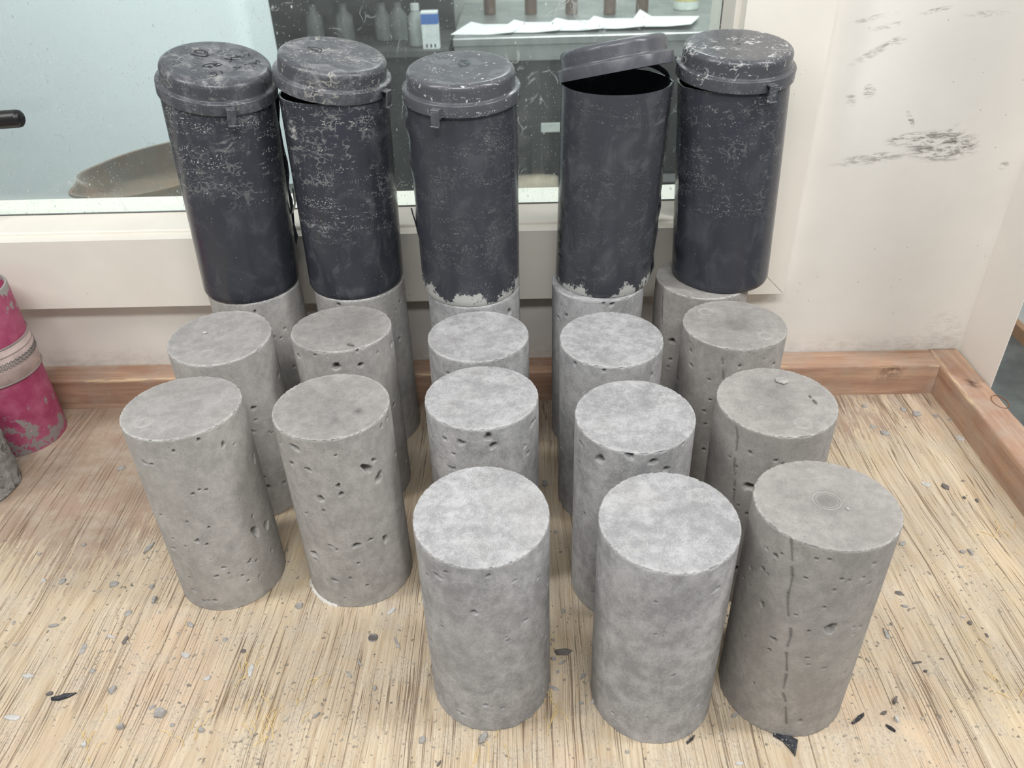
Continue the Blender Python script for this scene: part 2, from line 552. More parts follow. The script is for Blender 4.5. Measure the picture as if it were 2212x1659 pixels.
AP = [wall_scuff(282, 625, 5, 14, 0.1, 0.6, 0.868), wall_scuff(200, 608, 14, 4, -0.2, 0.6, 0.868), wall_scuff(250, 658, 40, 9, 0.2, 0.45, 0.868),
      wall_scuff(30, 545, 30, 8, -0.6, 0.5, 0.868), wall_scuff(1780, 90, 8, 30, 0.2, 0.5, 0.868), wall_scuff(1745, 72, 24, 6, 0.2, 0.5, 0.868),
      wall_scuff(1130, 590, 14, 22, 0.3, 0.3, 0.868), wall_scuff(350, 630, 30, 5, -0.1, 0.4, 0.868)]
M_TRIM = mat_paint('cream_trim_paint', srgb(236, 232, 222), AP, grime=False)
M_WHITE = mat_simple('white_panel_paint', srgb(236, 232, 226), 0.5, var=0.03, sc_=6)
M_PLY = mat_plywood()
M_RAILX = mat_wood_rail('rail_wood_across', 0)
M_RAILY = mat_wood_rail('rail_wood_along', 1)
M_GLASS = mat_glass()
M_STEEL = mat_simple('brushed_steel', (0.42, 0.43, 0.43), 0.42, 0.75, 0.15, 12)
M_DARK = mat_simple('dark_cabinet', (0.020, 0.022, 0.022), 0.6, 0, 0.3, 8)
M_BLACK = mat_simple('black_rubber', (0.012, 0.012, 0.013), 0.35, 0, 0.2, 40)
M_FLOOR = mat_simple('grey_concrete_floor', srgb(92, 94, 92), 0.55, 0, 0.35, 5)

# ------------------------------------------------------------------ the setting
FLOOR_Z = -0.90
YB = 0.8496          # inner face of the back rail
XR = 0.5231          # inner face of the right rail
RAIL_H = 0.0445
tag(MB().box(-3.2, 3.2, -1.2, 5.4, FLOOR_Z-0.05, FLOOR_Z).build('floor', M_FLOOR), kind='structure',
    label='dark grey concrete floor far below the table', cat='floor')

# back wall with the window opening
XJL, XJR = -0.712, 0.2245         # casing inner edges
ZS = 0.2303                       # top of the apron board
ZH = 1.15
wl = MB()
wl.box(-1.6, 0.5635, WALL_Y, 1.0, FLOOR_Z, ZS-0.004)
wl.box(XJR+0.001, 0.5635, WALL_Y, 1.0, ZS-0.004, 1.6)
wl.box(-1.6, XJL-0.001, WALL_Y, 1.0, ZS-0.004, 1.6)
wl.box(XJL-0.001, XJR+0.001, WALL_Y, 1.0, ZH, 1.6)
tag(wl.build('wall_back', M_WALL), 'cream painted wall with dark scuff marks behind the table', 'wall', kind='structure')

# side panel: the jamb board that stands out from the wall at the table's right end
_fp = [(0.5635, 0.8025), (0.5643, 0.8025), (0.60, 0.872), (0.60, 1.0), (0.5635, 1.0)]
_n = len(_fp)
tag(MB().add([(x, y, FLOOR_Z) for x, y in _fp]+[(x, y, 1.6) for x, y in _fp],
             [tuple(range(_n))[::-1], tuple(range(_n, 2*_n))]+[(i, (i+1) % _n, (i+1) % _n+_n, i+_n) for i in range(_n)]).build('wall_right', M_WHITE),
    'narrow white wall end standing out beside the table corner', 'wall', kind='structure')

# window
win = tag(empty('window_1', (0, WALL_Y, ZS)), 'cream framed interior window with dusty glass behind the cylinders', 'window', kind='structure')
WO = np.array((0, WALL_Y, ZS))
def wpart(name, mb, mat, smooth=False):
    mb.v = [tuple(np.array(p)-WO) for p in mb.v]
    return mb.build(name, mat, win, smooth)
YC0, YC1 = 0.868, 0.8875
CW = 0.0895
def board(poly):
    n = len(poly)
    v = [(x, YC0, z) for x, z in poly]+[(x, YC1, z) for x, z in poly]
    f = [tuple(range(n)), tuple(range(2*n-1, n-1, -1))]
    f += [(i, i+n, (i+1) % n+n, (i+1) % n) for i in range(n)]
    return MB().add(v, f)
wpart('apron_board', board([(XJL-CW, ZS-CW), (XJR+CW-0.0006, ZS-CW), (XJR, ZS), (XJL, ZS)]), M_TRIM)
wpart('side_casing', board([(XJR, ZS+0.0004), (XJR+CW, ZS-CW+0.0002), (XJR+CW, ZH+CW), (XJR, ZH)]), M_TRIM)
wpart('side_casing', board([(XJL-CW, ZS-CW+0.0002), (XJL, ZS+0.0004), (XJL, ZH), (XJL-CW, ZH+CW)]), M_TRIM)
wpart('head_casing', board([(XJL, ZH+0.0004), (XJR, ZH+0.0004), (XJR+CW, ZH+CW), (XJL-CW, ZH+CW)]), M_TRIM)
YG = 0.943
JW = 0.0065
wpart('sill', MB().box(XJL, XJR, 0.8862, 0.9985, ZS-0.0035, ZS+0.004, 0.0012), M_TRIM)
wpart('jamb', MB().box(XJR-JW, XJR+0.0005, 0.8862, 0.9985, ZS+0.004, ZH, 0.0008), M_TRIM)
wpart('jamb', MB().box(XJL-0.0005, XJL+JW, 0.8862, 0.9985, ZS+0.004, ZH, 0.0008), M_TRIM)
wpart('head_jamb', MB().box(XJL+JW, XJR-JW, 0.8862, 0.9985, ZH-JW, ZH, 0.0008), M_TRIM)
wpart('glass_pane', MB().box(XJL+JW, XJR-JW, YG, YG+0.005, ZS+0.0042, ZH-JW), M_GLASS)
M_PUTTY = mat_simple('grey_glazing_seal', (0.13, 0.13, 0.12), 0.7)
wpart('glazing_seal', MB().box(XJL+JW, XJR-JW, YG-0.0014, YG, ZS+0.0041, ZS+0.0056), M_PUTTY)
gs = MB()
zz = ZS+0.006
while zz < ZH-0.02:
    ln = random.uniform(0.008, 0.03)
    gs.box(XJR-JW-random.uniform(0.0006, 0.0015), XJR-JW, YG-0.0012, YG, zz, zz+ln)
    zz += ln+random.uniform(0.0005, 0.003)
wpart('glazing_seal', gs, M_PUTTY)

# black handle at the window's left jamb
hd = empty('window_handle', (XJL+JW, 0.915, 0.3555), 'black round-ended lever handle by the window, at the left edge', 'handle')
MB().box(0.0, 0.006, -0.014, 0.014, -0.03, 0.03, 0.002).build('handle_plate', M_BLACK, hd)
L = 0.1305
r = 0.0100
prof = [(0.0, r*0.95), (L-0.006, r), (L-0.0025, r*0.93), (L-0.0006, r*0.72), (L, r*0.6)]
mb = MB()
n = 24
for (t, rr) in prof:
    mb.v += [(0.004+t, rr*math.cos(2*PI*k/n), rr*math.sin(2*PI*k/n)+t*0.045) for k in range(n)]
for i in range(len(prof)-1):
    for k in range(n):
        mb.f.append((i*n+k, i*n+(k+1) % n, (i+1)*n+(k+1) % n, (i+1)*n+k))
mb.f += [tuple(range(n))[::-1], tuple((len(prof)-1)*n+k for k in range(n))]
autosmooth(mb.build('lever', M_BLACK, hd), 40)

# beyond the table's right end: far wall with wooden baseboard
tag(MB().box(1.76, 1.80, 0.9, 5.4, FLOOR_Z, 1.6).build('wall_far', mat_simple('pale_far_wall', srgb(208, 214, 214), 0.6, var=0.03)),
    'pale wall beyond the right end of the table', 'wall', kind='structure')
tag(MB().box(1.735, 1.76, 0.9, 5.4, FLOOR_Z, FLOOR_Z+0.045).build('baseboard_far', mat_simple('baseboard_wood', srgb(150, 118, 92), 0.6)),
    'brown wooden baseboard of the far wall', 'baseboard', kind='structure')

# ------------------------------------------------------------------ the work table
tb = empty('work_table', (-0.2, 0.5, FLOOR_Z), 'plywood work table with wooden edge rails under the concrete cylinders', 'table')
TO = np.array((-0.2, 0.5, FLOOR_Z))
def tpart(name, mb, mat, **kw):
    o = mb.build(name, mat, tb, **kw)
    # keep geometry in world-aligned coordinates so that the grain runs on
    o.location = tuple(-TO)
    return o
X_L, Y_F = -1.05, 0.16
tpart('plywood_sheet', MB().box(X_L, XR+0.0375, Y_F, WALL_Y-0.001, -0.019, 0.0), M_PLY)

def rail(name, x0, x1, y0, y1, mat, along, spots):
    """a 38 x 44 mm wooden rail with rounded, dented long edges; spots: knots and nail holes"""
    L0, L1 = (x0, x1) if along == 0 else (y0, y1)
    a0, a1 = (y0, y1) if along == 0 else (x0, x1)
    n = 160
    b = 0.0022
    sec = [(a0, 0.0), (a0, RAIL_H*0.35), (a0, RAIL_H-2.2*b), (a0, RAIL_H-b), (a0+b*0.35, RAIL_H-b*0.35), (a0+b, RAIL_H), (a0+2.2*b, RAIL_H), (a0*0.75+a1*0.25, RAIL_H), ((a0+a1)/2, RAIL_H),
           (a1-2.2*b, RAIL_H), (a1-b, RAIL_H), (a1-b*0.35, RAIL_H-b*0.35), (a1, RAIL_H-b), (a1, 0.0)]
    m = len(sec)
    v, ed, st = [], [], []
    d1 = np.convolve(RNG.random(n+9), np.ones(5)/5, 'same')[:n+1]
    d2 = np.convolve(RNG.random(n+9), np.ones(5)/5, 'same')[:n+1]
    for i in range(n+1):
        t = L0+(L1-L0)*i/n
        for j, (a, z) in enumerate(sec):
            k = 0.0
            aa, zz_ = a, z
            if j in (3, 4, 5):
                aa += (d1[i]-0.5)*0.0022
                zz_ -= max(0, d1[i]-0.5)*0.004
                k = 1.0
            if j in (10, 11, 12):
                zz_ -= max(0, d2[i]-0.55)*0.003
                k = 0.5
            v.append((t, aa, zz_) if along == 0 else (aa, t, zz_))
            ed.append(k)
            s_ = 0.0
            p = np.array(v[-1])
            for (q, rr) in spots:
                s_ = max(s_, max(0, 1-np.linalg.norm((p-q)/rr)**2))
            st.append(s_)
    f = []
    for i in range(n):
        for j in range(m-1):
            q = (i*m+j, (i+1)*m+j, (i+1)*m+j+1, i*m+j+1)
            f.append(q if along == 0 else q[::-1])
    f.append(tuple(range(m))[::-1])
    f.append(tuple(n*m+j for j in range(m)))
    return tpart(name, MB().add(v, f), mat, smooth=True, attrs={'edge': ed, 'stain_or_shade': st})
kn = on_y(1925, 803, YB)
rail('back_rail', X_L, XR-0.0003, YB, WALL_Y-0.0008, M_RAILX, 0, [(kn, np.array((0.022, 0.02, 0.009))), (on_y(430, 838, YB), np.array((0.03, 0.02, 0.01)))])
rail('side_rail', XR, XR+0.0375, Y_F, WALL_Y-0.0008, M_RAILY, 1, [(on_z(2099, 828, RAIL_H), np.array((0.008, 0.012, 0.01)))])
# knot ring on the side rail's top
p = on_z(2160, 868, RAIL_H)
kr = MB().tube([(p[0]+0.0085*math.cos(a), p[1]+0.013*math.sin(a), RAIL_H-0.0001) for a in np.linspace(0, 2*PI, 25)[:-1]], 0.0007, 5, True)
tpart('knot', kr, mat_simple('dark_knot', srgb(112, 76, 52), 0.7))
M_LEG = mat_simple('table_leg_wood', srgb(150, 118, 88), 0.7)
for (x, y) in ((X_L+0.05, Y_F+0.05), (0.46, Y_F+0.05), (X_L+0.05, 0.82), (0.46, 0.82)):
    tpart('leg', MB().box(x-0.035, x+0.035, y-0.035, y+0.035, FLOOR_Z, -0.019, 0.003), M_LEG)
# flush screw in the plywood
p = on_z(806, 1378, 0)
scw = MB().lathe([(0.0046, -0.001), (0.0046, 0.0004), (0.0038, 0.0008), (0.0030, 0.0004), (0.0012, 0.0003)], 20, p[0], p[1])
tpart('screw_head', scw, mat_simple('dull_screw_steel', (0.22, 0.21, 0.20), 0.5, 0.6))

# ------------------------------------------------------------------ concrete cylinders
R, H = 0.0508, 0.2032
CYL = {   # x, y, top slope (deg, + rises away), height difference
 'A1': (-0.3030, 0.5601, -2.3, 0.0041), 'A2': (-0.3085, 0.6827, 2.2, 0.0015), 'A3': (-0.3080, 0.8035, 0, 0),
 'B1': (-0.1726, 0.5620, -0.7, 0.0011), 'B2': (-0.1893, 0.6995, -2.7, -0.0006), 'B3': (-0.1895, 0.8065, 0, 0),
 'C1': (-0.0369, 0.4315, 3.6, -0.0069), 'C2': (-0.0421, 0.5778, -1.4, -0.0031), 'C3': (-0.0495, 0.6837, -0.8, -0.0032), 'C4': (-0.0585, 0.7860, 0, 0),
 'D1': (0.0995, 0.4189, 1.4, -0.0031), 'D2': (0.0897, 0.5419, 1.2, 0.0001), 'D3': (0.0817, 0.6676, 1.2, 0.0), 'D4': (0.0790, 0.7930, 0, 0),
 'E1': (0.2116, 0.4235, -3.6, 0.0068), 'E2': (0.2133, 0.5585, 0.5, 0.0001), 'E3': (0.2064, 0.6899, -1.2, 0.0005), 'E4': (0.1945, 0.7940, 0, 0)}
Z1 = (230, 640, 2.3696); Z2 = (860, 640, 2.675); Z3 = (1160, 560, 2.1265); Z4 = (860, 980, 2.4434); Z5 = (1540, 960, 2.3735)
PORES = {
 'A1': (Z1, [(475,745,7,9),(600,765,9,12),(345,803,7,5),(232,870,6,6),(658,760,5,4),(755,830,6,24),(513,997,6,5),(478,997,3,3),(465,1258,11,7),(515,1277,8,5),(405,1285,5,4),(343,1293,7,6),(762,1205,14,28),(820,1170,10,24),(525,1190,4,3),(600,1393,9,5),(565,1437,10,6),(740,1350,5,6),(727,1457,6,6),(697,1433,4,6),(783,1433,6,7),(555,1560,9,6),(500,1563,6,5),(340,1450,6,10),(430,1445,6,4),(445,1507,6,6),(845,1300,3,12),(750,1125,5,7),(627,1422,4,4),(770,1355,4,6)]),
 'B1': (Z1, [(965,780,16,14),(1335,885,16,30),(1395,930,17,22),(1187,975,9,11),(1098,1040,14,12),(1173,820,5,4),(1158,738,6,5),(1408,668,6,10),(1280,1277,18,11),(1352,1248,10,7),(1428,1242,13,16),(1063,1322,12,18),(1070,1348,4,7),(1148,1282,12,5),(1290,1370,8,5),(1167,1457,14,9),(1480,805,4,14),(1000,1290,5,8)]),
 'A2': (Z1, [(880,405,5,8),(825,975,10,8),(910,955,6,6),(762,690,5,4),(833,695,4,4),(763,632,4,4),(742,690,3,8)]),
 'B2': (Z1, [(1178,370,16,12),(1303,362,9,9),(1287,290,6,6),(1067,312,5,5),(1390,295,4,5),(1458,245,4,14)]),
 'A3': (Z1, [(760,78,6,5),(915,165,5,5)]), 'B3': (Z1, [(1190,45,8,5),(1500,220,6,6)]),
 'C1': (Z4, [(207,637,18,12),(152,635,6,9),(475,630,10,9),(613,662,10,6),(672,873,9,8),(580,980,8,5),(130,765,8,20),(220,1278,7,7),(550,1343,8,5),(767,1245,4,7),(790,685,4,12)]),
 'D1': (Z4, [(1680,714,16,10),(1585,1325,7,6),(1055,655,4,16),(1692,985,3,18)]),
 'C2': (Z2, [(362,853,15,14),(522,820,18,18),(550,868,16,14),(268,828,9,7),(320,915,7,5),(733,873,7,6),(750,912,7,7),(790,720,5,10),(300,995,8,8),(203,820,4,6)]),
 'C4': (Z2, [(645,90,8,12)]), 'C3': (Z2, [(285,445,7,5)]),
 'D2': (Z3, [(290,915,14,16),(428,900,14,14),(533,927,13,10),(592,962,10,8),(200,845,6,8),(673,845,5,5)]),
 'D3': (Z3, [(175,478,5,8),(308,508,6,5)]), 'D4': (Z3, [(345,208,8,6),(305,205,5,5),(65,570,4,14)]),
 'E2': (Z3, [(977,888,6,7),(1098,924,8,5),(773,972,4,10),(965,1170,4,8),(905,1060,4,5)]),
 'E3': (Z3, [(795,648,5,4),(770,760,5,4),(765,875,5,5),(930,497,6,4),(790,557,3,3)]),
 'E4': (Z3, [(620,377,11,9),(613,460,4,6),(600,495,4,4)]),
 'E1': (Z5, [(318,580,12,9),(250,823,8,12),(600,955,24,24),(490,967,6,4),(423,884,6,4),(193,635,4,12),(620,543,6,5),(570,1155,8,6),(673,1177,5,5),(803,990,7,12),(753,945,5,5),(483,1103,7,4),(488,1137,6,5),(208,1225,4,5),(797,728,5,4),(472,700,4,3),(275,540,4,6),(658,710,3,3),(694,717,3,3),(620,765,3,3),(593,610,3,3),(527,605,3,3),(767,700,4,3)])}
SEAMS = {   # dark seam left by the slit mould: broken lines (frame pixels)
 'E1': [[(1707,1171),(1709,1200),(1710,1216)], [(1709,1232),(1710,1250),(1707,1270),(1701,1288),(1700,1310),(1702,1335)], [(1707,1362),(1707,1378),(1700,1400)], [(1698,1414),(1699,1452)],
        [(1698,1460),(1692,1490)], [(1691,1500),(1697,1518)], [(1697,1530),(1699,1565)]],
 'E2': [[(1590,922),(1593,945),(1590,975)], [(1587,990),(1585,1010),(1588,1026)], [(1587,1035),(1586,1050)], [(1585,1060),(1585,1085)]],
 'E3': [[(1560,776),(1561,789)], [(1562,803),(1562,820)]],
 'E4': [[(1430,640),(1429,670),(1430,700)]]}
RINGS = {'C1': [(1043,1036),(1036,1188)], 'D1': [(1511,1070),(1376,1174)], 'D2': [(1440,866),(1301,924)], 'C2': [(1103,821),(968,885)], 'D3': [(1374,760)],
         'E3': [(1524,673),(1653,725)], 'E2': [(1734,915)], 'A1': [(311,913)], 'A2': [(445,765)], 'E1': [(1786,1082)]}
TOPSTAIN = {'B1': [(774,889,13,0.9),(724,908,14,0.7),(715,880,70,0.22)], 'B2': [(740,700,70,0.25)], 'E1': [(1786,1080,34,0.5),(1690,1050,60,0.2),(1850,1150,60,0.15)],
            'E2': [(1670,850,50,0.42),(1690,880,36,0.4),(1640,830,30,0.3)], 'E3': [(1590,700,32,0.5),(1600,715,60,0.2)], 'A1': [(390,840,80,0.15)]}
BATCH = {'A': mat_concrete('concrete_left_batch', srgb(172, 170, 167), 0.20, face=(0.76, 0.76, 0.77)), 'B': mat_concrete('concrete_second_batch', srgb(170, 168, 165), 0.22, face=(0.73, 0.73, 0.73)),
         'C': mat_concrete('concrete_mid_batch', srgb(169, 169, 170), 0.30, face=(0.90, 0.90, 0.91)), 'D': mat_concrete('concrete_fourth_batch', srgb(168, 168, 169), 0.30, face=(0.90, 0.90, 0.91)),
         'E': mat_concrete('concrete_right_batch', srgb(160, 157, 153), 0.20, face=(0.88, 0.88, 0.89))}
POS = {'A': 'leftmost column', 'B': 'second column from left', 'C': 'middle column', 'D': 'fourth column from left', 'E': 'rightmost column'}
LABEL = {
 'A1': 'light grey concrete cylinder, frontmost of the leftmost column, pitted low on its side', 'A2': 'grey concrete cylinder in the leftmost column, between front and mould-topped one',
 'A3': 'grey concrete cylinder under the leftmost black mould', 'B1': 'concrete cylinder with two dark spots on its top and large side pores',
 'B2': 'grey concrete cylinder behind the one with dark-spotted top', 'B3': 'grey concrete cylinder under the second black mould from the left',
 'C1': 'pale concrete cylinder in the front row, leftmost of three', 'C2': 'pale concrete cylinder of the middle column, second from the front',
 'C3': 'pale concrete cylinder of the middle column, third from the front', 'C4': 'grey concrete cylinder under the middle black mould',
 'D1': 'pale concrete cylinder in the middle of the front row of three', 'D2': 'pale concrete cylinder with two ring marks, second of the fourth column',
 'D3': 'pale concrete cylinder of the fourth column, third from the front', 'D4': 'grey concrete cylinder under the black mould with the open lid',
 'E1': 'darker concrete cylinder with long seam crack, front row right', 'E2': 'darker concrete cylinder with stained flaky top, second of the rightmost column',
 'E3': 'darker concrete cylinder with dark centre spot, third of the rightmost column', 'E4': 'grey concrete cylinder under the rightmost black mould'}

def smooth_noise(n, k):
    a = RNG.random(n)-0.5
    ker = np.hanning(k+2)
    ker /= ker.sum()
    return np.convolve(np.concatenate([a[-k:], a, a[:k]]), ker, 'same')[k:-k]

def build_cylinder(key, fine):
    cx, cy, slope, dh = CYL[key]
    h = H+dh
    NA, NZ = (384, 250) if fine else (240, 140)
    th = np.arange(NA)*2*PI/NA
    zs = np.concatenate([[0.0, 0.0008], np.linspace(0.002, h-0.0022, NZ), [h-0.0011, h-0.0004]])
    T, Z = np.meshgrid(th, zs)
    D = np.zeros_like(T)
    ST = np.zeros_like(T)
    ED = np.zeros_like(T)
    # gentle out-of-roundness
    D += 0.00025*np.sin(2*T+RNG.random()*6)+0.0002*np.sin(3*T+9*Z/h+RNG.random()*6)
    pores = []
    (ox_, oy_, s_), lst = PORES.get(key, (Z1, []))
    for (px, py, rx, ry) in lst:
        p, t = on_cyl(ox_+px/s_, oy_+py/s_, cx, cy, R)
        a = math.atan2(p[1]-cy, p[0]-cx)
        mpp = t/F_PX
        view = math.atan2(-cy, -cx)
        c = max(0.30, math.cos(a-view))
        pores.append((a, p[2], max(0.0009, rx/s_*mpp/c), max(0.0009, ry/s_*mpp*1.15), RNG.uniform(0.55, 0.95)))
    nr = {'A': 34, 'B': 30, 'C': 26, 'D': 22, 'E': 46}[key[0]]
    for _ in range(nr):
        rr = abs(RNG.normal(0, 0.0007))+0.0006
        pores.append((RNG.uniform(0, 2*PI), RNG.uniform(0.008, h-0.008), rr*RNG.uniform(0.8, 1.4), rr, RNG.uniform(0.5, 0.9)))
    for (a, z, ra, rz, dep) in pores:
        du = (np.mod(T-a+PI, 2*PI)-PI)*R
        dz = Z-z
        ang = RNG.uniform(-0.5, 0.5)
        u = (du*math.cos(ang)+dz*math.sin(ang))/ra
        v_ = (-du*math.sin(ang)+dz*math.cos(ang))/rz
        ph = np.arctan2(v_, u)
        d = 0.86*np.sqrt(u*u+v_*v_)*(1+0.16*np.sin(2*ph+a*7)+0.12*np.sin(3*ph+z*300))
        k = np.clip(1-d**4, 0, 1)
        depth = min(0.0085, min(ra, rz)*3.2*dep+0.0012)
        D = np.minimum(D, -depth*np.sqrt(k))
        ST = np.maximum(ST, np.clip((1.0-d)*3, 0, 1)*0.55)  # shade inside the pores, painted in as darker vertex values
    for line in SEAMS.get(key, []):
        q = []
        for (px, py) in line:
            p, t = on_cyl(px, py, cx, cy, R)
            q.append((math.atan2(p[1]-cy, p[0]-cx), p[2]))
        for (a0, z0), (a1, z1) in zip(q[:-1], q[1:]):
            ax_, az_ = 0.0, 0.0
            bx, bz = (a1-a0)*R, z1-z0
            U = (np.mod(T-a0+PI, 2*PI)-PI)*R
            V = Z-z0
            tt = np.clip((U*bx+V*bz)/(bx*bx+bz*bz+1e-12), 0, 1)
            d = np.hypot(U-tt*bx, V-tt*bz)
            wd = 0.0012*(0.85+0.3*np.sin(Z*260+a0*9))
            k = np.clip(1.3-d/wd, 0, 1)
            D = D-0.00055*k*(D > -0.0008)
            ST = np.maximum(ST, k*0.95)
    # ragged foot and chipped top arris
    foot = smooth_noise(NA, 5)*0.0016
    D[0] += foot
    D[1] += foot*0.7
    chip = np.maximum(0, np.abs(smooth_noise(NA, 3))-0.17)*0.006
    D[-1] -= 0.00045+chip
    D[-2] -= chip*0.6
    ED[-1] = 0.7
    ED[-2] = 0.0
    RR = R+D
    X, Y = RR*np.cos(T), RR*np.sin(T)
    # top disc
    rad = R*np.array([0.9885, 0.975, 0.93, 0.87, 0.80, 0.72, 0.63, 0.53, 0.42, 0.30, 0.18, 0.08])
    edv = [0.5, 0.0]+[0]*10
    TX = np.outer(rad, np.cos(th))
    TY = np.outer(rad, np.sin(th))
    TZ = np.full_like(TX, h)
    TZ[0] -= chip*0.6
    ll = 0.00022*(np.sin(TX*120+cx*50)+np.sin(TY*150+cy*70))
    TZ[2:] += ll[2:]*0.6-0.0001
    TS = np.zeros_like(TX)
    for (px, py, rp, k) in TOPSTAIN.get(key, []):
        p = on_z(px, py, h)
        rr = rp*np.linalg.norm(p-CAMP)/F_PX
        d = np.hypot(TX-(p[0]-cx), (TY-(p[1]-cy))*0.9)/rr
        TS = np.maximum(TS, k*np.clip(1.2-d, 0, 1)**0.8*(1+0.4*RNG.random(TX.shape)))
    TE = np.repeat(np.array(edv)[:, None], NA, 1)
    AX = np.concatenate([X.ravel(), TX.ravel(), [0.0]])
    AY = np.concatenate([Y.ravel(), TY.ravel(), [0.0]])
    AZ = np.concatenate([Z.ravel(), TZ.ravel(), [h]])
    sl = math.tan(math.radians(slope))
    AZ = AZ+sl*AY*np.clip(AZ/h, 0, 1)
    nv = len(AX)
    nrow = len(zs)+len(rad)
    i = np.arange(nrow-1)[:, None]*NA
    k = np.arange(NA)[None, :]
    k2 = (k+1) % NA
    quads = np.stack([i+k, i+k2, i+NA+k2, i+NA+k], -1).reshape(-1, 4)
    last = (nrow-1)*NA
    tris = np.stack([last+np.arange(NA), last+(np.arange(NA)+1) % NA, np.full(NA, nv-1)], -1)
    botn = NA
    me = bpy.data.meshes.new('concrete_cylinder')
    me.vertices.add(nv)
    me.vertices.foreach_set('co', np.stack([AX, AY, AZ], -1).astype(np.float32).ravel())
    loops = np.concatenate([quads.ravel(), tris.ravel(), np.arange(NA)[::-1]]).astype(np.int32)
    me.loops.add(len(loops))
    me.loops.foreach_set('vertex_index', loops)
    npoly = len(quads)+len(tris)+1
    me.polygons.add(npoly)
    starts = np.concatenate([np.arange(len(quads))*4, len(quads)*4+np.arange(len(tris))*3, [len(quads)*4+len(tris)*3]]).astype(np.int32)
    me.polygons.foreach_set('loop_start', starts)
    sm = np.ones(npoly, bool)
    sm[-1] = False
    me.polygons.foreach_set('use_smooth', sm)
    me.update(calc_edges=True)
    a = me.attributes.new('stain_or_shade', 'FLOAT', 'POINT')
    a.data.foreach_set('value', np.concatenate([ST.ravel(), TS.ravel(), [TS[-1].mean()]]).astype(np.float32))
    a = me.attributes.new('edge', 'FLOAT', 'POINT')
    a.data.foreach_set('value', np.concatenate([ED.ravel(), TE.ravel(), [0]]).astype(np.float32))
    a = me.attributes.new('face', 'FLOAT', 'POINT')
    a.data.foreach_set('value', np.concatenate([np.zeros(ED.size), np.repeat([0.0, 0.6]+[1.0]*10, NA), [1]]).astype(np.float32))
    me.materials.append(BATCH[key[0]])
    o = bpy.data.objects.new('concrete_cylinder', me)
    COL.objects.link(o)
    o.location = (cx, cy, 0)
    tag(o, LABEL[key], 'concrete cylinder', 'concrete test cylinders on the table')
    for (px, py) in RINGS.get(key, []):
        p = on_plane(px, py, np.array((cx, cy, h)), np.array((0, -sl, 1.0)))
        lx, ly = p[0]-cx, p[1]-cy
        big = 1.35 if key == 'E1' else 1.0
        rg = MB()
        for rr, tr in ((0.0072*big, 0.00022), (0.0056*big, 0.00016)):
            rg.tube([(lx+rr*math.cos(t), ly+rr*math.sin(t), h+sl*(ly+rr*math.sin(t))+0.00002) for t in np.linspace(0, 2*PI, 41)[:-1]], tr, 5, True)
        q = rg.build('cast_ring', M_RING, o, True)
    return o
M_RING = mat_simple('ring_mark_cement', srgb(190, 190, 187), 0.9, var=0.12, sc_=200)
for key in CYL:
    build_cylinder(key, key[1] == '1')
# thin paste flange round the foot of the spotted cylinder
M_FLASH = mat_simple('pale_cement_flash', srgb(214, 211, 204), 0.9)
c = CYL['B1']
par = [o for o in COL.objects if o.get('label') == LABEL['B1']][0]
mb = MB()
angs = np.radians(np.linspace(196, 252, 30))
wv = 0.0018+0.0022*np.abs(smooth_noise(30, 3))*2
v = []
for a, ww in zip(angs, wv):
    for rr, z in ((R-0.001, 0.0001), (R+ww, 0.0001), (R+ww*0.8, 0.0009), (R-0.001, 0.0013)):
        v.append((rr*math.cos(a), rr*math.sin(a), z))
f = []
for i in range(29):
    for j in range(4):
        j2 = (j+1) % 4
        f.append((i*4+j, (i+1)*4+j, (i+1)*4+j2, i*4+j2))
f += [(0, 1, 2, 3)[::-1], (116, 117, 118, 119)]
mb.add(v, f).build('paste_flange', M_FLASH, par)

# ------------------------------------------------------------------ black plastic moulds
PB = (0.040, 0.044, 0.056)
MOLDS = {   # base x, y, height, slit angle (deg), flap size, rim slopes
 'm1': dict(c=(-0.3096, 0.8040), h=0.2125, slit=28, flap=0.006, rim=(-0.15, 0.14), lean=(0.010, 0.001)),
 'm2': dict(c=(-0.1916, 0.8081), h=0.2050, slit=150, flap=0.003, rim=(0, 0), lean=(0.005, 0.003)),
 'm3': dict(c=(-0.0603, 0.7872), h=0.2045, slit=186, flap=0.0035, rim=(0, 0.08), lean=(0.001, 0.003)),
 'm4': dict(c=(0.0847, 0.8008), h=0.2080, slit=-8, flap=0.0035, rim=(0, 0), lean=(0.006, 0.002)),
 'm5': dict(c=(0.2152, 0.8044), h=0.2075, slit=196, flap=0.0035, rim=(0.06, 0), lean=(-0.010, 0.004))}
MMAT = {'m1': mat_plastic('mould_plastic_splashed', PB, 0.24, 0.22, 1.0, 0.095, 0.30, smear=0.4, foot=-0.009),
        'm2': mat_plastic('mould_plastic_caked', PB, 0.34, 0.30, 0.8, 0.055, 0.30, smear=0.9),
        'm3': mat_plastic('mould_plastic_crusted_foot', (0.048, 0.052, 0.063), 0.20, 0.08, 0.28, 0.0, 0.30, foot=0.011),
        'm4': mat_plastic('mould_plastic_scraped', (0.050, 0.054, 0.064), 0.26, 0.05, 0.15, 0.0, 0.30, foot=0.008, smear=0.18),
        'm5': mat_plastic('mould_plastic_clean', PB, 0.18, 0.14, 0.40, 0.07, 0.30, foot=-0.010)}
MLAB = {'m1': 'black plastic mould, leftmost, with splash lines, on its concrete cylinder', 'm2': 'black plastic mould caked with dried cement streaks, second from left',
        'm3': 'black plastic mould, middle one, with pale cement crust at its foot', 'm4': 'open black plastic mould with dark interior showing under a tilted lid',
        'm5': 'black plastic mould, rightmost, slit down its left side'}
